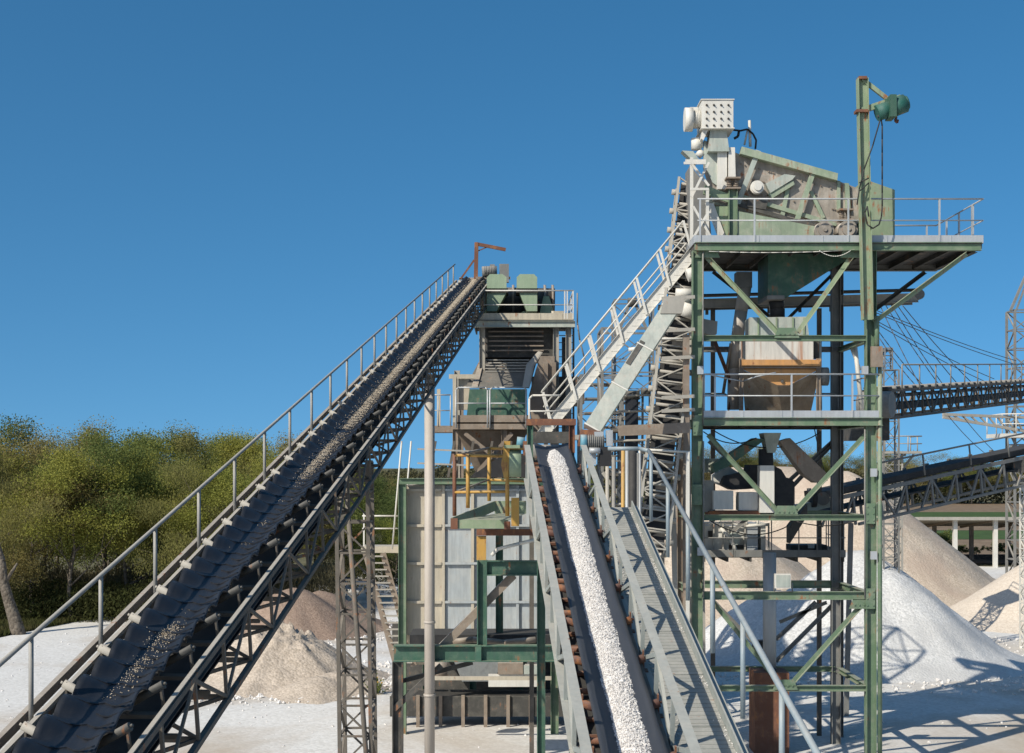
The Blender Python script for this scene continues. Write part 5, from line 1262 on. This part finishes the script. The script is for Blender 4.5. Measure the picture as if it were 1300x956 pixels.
BACK=[(-30,528,96,4),(12,524,98,2),(55,538,100,4),(90,534,99,6),(150,545,102,6),(185,546,104,0),(225,540,106,2),(262,540,104,6),(300,545,108,0),(335,540,106,3),(370,548,108,6),(405,560,112,1),(445,585,118,2),(480,598,124,2),(515,600,128,6),(70,545,110,1),(135,548,112,3),(200,549,115,6),(240,548,118,2),(280,548,118,1),(320,549,120,2),(355,552,124,6),(560,604,130,2),(600,600,134,4),(640,606,136,2),(690,600,140,6),(740,602,140,2),(790,600,142,4),(840,602,142,2)]
for px,py,D,k in BACK:
    tree(k,xx(px,D),D,(zz(py,D)-.75),'leafy tree deep in the wood behind the quarry yard','trees deep in the wood',wide=1.1)
for i,(px,py,D) in enumerate(((1192,672,128),(1218,690,130),(1240,692,131),(1265,686,131),(1282,690,131))):
    tree(5,xx(px,140),140,zz(py,140)*1.0,['small dark fir like tree seen through the shed, left of its middle post','low bush just right of the middle shed post','low bush midway between the last two shed posts','small bush beside the last shed post in view','low bush behind the shed at the right edge'][i],'bushes behind the shed',name='bush',cat='bush')
# far right trees above the fields, each with its own crown
for i in range(20):
    px=900+i*22+random.uniform(-8,8); D=335+random.uniform(-4,10); tp=random.choice((574,578,582,586,590)) if px>1090 else random.choice((566,572,580,590))
    tree([4,4,2,6][i%4],xx(px,D),D,zz(tp,D),'leafless brownish tree in the far row beyond the fields','far row of trees beyond the fields',wide=1.5)
# far-off wood mass and undergrowth, uncountable
mb=MB(); rnd=random.Random(5)
for i in range(42000):
    x=rnd.uniform(xx(420,345),xx(1420,345)); y=rnd.uniform(335,352)
    top=8.5+2.0*noise.noise(V((x*.05,0,3)))+1.6*noise.noise(V((x*.21,1,3)))
    z=rnd.random()**.8*top
    z_=rnd.uniform(.25,.55); u=V((rnd.gauss(0,1),rnd.gauss(0,1),rnd.gauss(0,1))).normalized(); w_=u.orthogonal().normalized(); v_=u.cross(w_); c=V((x,y,z))
    mb.add([c-w_*z_,c+v_*z_*.6,c+w_*z_,c-v_*z_*.6],[(0,1,2,3)])
tag(mb.build('far_woodland',LEAF_F),'brownish green strip of woodland beyond the brown field','woodland',kind='stuff')
mb=MB()
for i in range(52000):
    t=rnd.random(); px=-60+t*600; D=rnd.uniform(80,100) if px<430 else rnd.uniform(98,128)
    if rnd.random()<.5: D=D*.2+.8*(80 if px<430 else 104)
    x=xx(px,D)
    if px<430 and x>-16: continue
    top=1.0+1.6*max(0,noise.noise(V((x*.35,D*.2,3)))+.45)
    z=rnd.random()*top; c=V((x,D+1.5,z)); z_=rnd.uniform(.06,.14)
    u=V((rnd.gauss(0,1),rnd.gauss(0,1),rnd.gauss(0,1))).normalized(); w_=(u.orthogonal()*.5+Z_*.6).normalized(); v_=u.cross(w_).normalized()
    mb.add([c-w_*z_,c+v_*z_*.4,c+w_*z_,c-v_*z_*.4],[(0,1,2,3)])
tag(mb.build('undergrowth',LEAF_U),'dark undergrowth and brambles along the foot of the wood','undergrowth',kind='stuff')
mb=MB()
for i in range(60000):
    t=rnd.random(); px=-60+t*560; D=rnd.uniform(84,92) if px<430 else rnd.uniform(102,125)
    x=xx(px,D)
    top=2.6+1.6*noise.noise(V((x*.3,D*.2,7)))
    z=rnd.random()**.8*top; c=V((x,D+1.5,z)); z_=rnd.uniform(.09,.20)
    u=V((rnd.gauss(0,1),rnd.gauss(0,1),rnd.gauss(0,.5))).normalized(); w_=(u.orthogonal()*.25+Z_*.8+X_*rnd.gauss(0,.35)).normalized(); v_=u.cross(w_).normalized()
    mb.add([c-w_*z_,c+v_*z_*.16,c+w_*z_,c-v_*z_*.16],[(0,1,2,3)])
tag(mb.build('brushwood',LEAF_F),'tangled brown brushwood between the trunks of the wood','brushwood',kind='stuff')
mb=MB()
for i in range(16000):
    y=rnd.uniform(72,88); xe=-27+(y-74)*.25 if y<92 else -20
    x=xe-abs(rnd.gauss(0,2.2))-.2; c=V((x,y,0)); h_=rnd.uniform(.08,.35); a_=rnd.random()*6.28; wv_=V((math.cos(a_),math.sin(a_),0))*rnd.uniform(.03,.07)
    mb.add([c-wv_,c+wv_,c+V((rnd.gauss(0,.08),rnd.gauss(0,.08),h_))],[(0,1,2)])
tag(mb.build('grass_verge',LEAF_U),'rough grass verge between the white yard and the wood','grass',kind='stuff')
dt=thing('dead_tree','thick bare grey dead trunk at the left edge of the wood','tree',(xx(14,76),76,0))
m=MB(); pts=[(V((xx(24,76),76,-.1)),.42),(P(20,790,76),.36),(P(12,765,76),.30),(P(5,740,76),.27),(P(2,712,76),.22),(P(-4,690,76),.16)]
for (p,r1),(q,r2_) in zip(pts,pts[1:]): m.pipe(p,q,r1,9,r2=r2_,cap=False)
m.build('trunk',BARK,dt); m=MB(); m.pipe(P(5,742,76),P(22,715,76),.14,7,r2=.05); m.pipe(P(3,722,76),P(-10,700,76),.12,7,r2=.05); m.build('limb',BARK,dt)
# a weed with yellow flowers near the trestle leg
wd=thing('flowering_weed','small green weed with yellow flowers at the foot of the ladder stair','plant',(xx(478,56),56,0))
m=MB(); fl_=MB()
for i in range(34):
    a_=rnd.random()*6.28; r_=abs(rnd.gauss(0,.22)); h_=rnd.uniform(.35,1.0)*(1-r_); p=V((xx(478,56)+math.cos(a_)*r_*.3,56+math.sin(a_)*r_*.3,0)); q=p+V((math.cos(a_)*r_,math.sin(a_)*r_,h_)); m.pipe(p,q,.008,4,cap=False)
    for k in range(9):
        c=p.lerp(q,rnd.uniform(.2,1)); u=V((rnd.gauss(0,1),rnd.gauss(0,1),.6)).normalized()*.08; v_=u.orthogonal().normalized()*.025; m.add([c,c+u*.5+v_,c+u,c+u*.5-v_],[(0,1,2,3)])
    if i%7==0: fl_.obox(q,X_*.03,Y_*.03,Z_*.02)
o=m.build('leaves',LEAF_D,wd); fl_.build('flowers',YELLOW,wd)
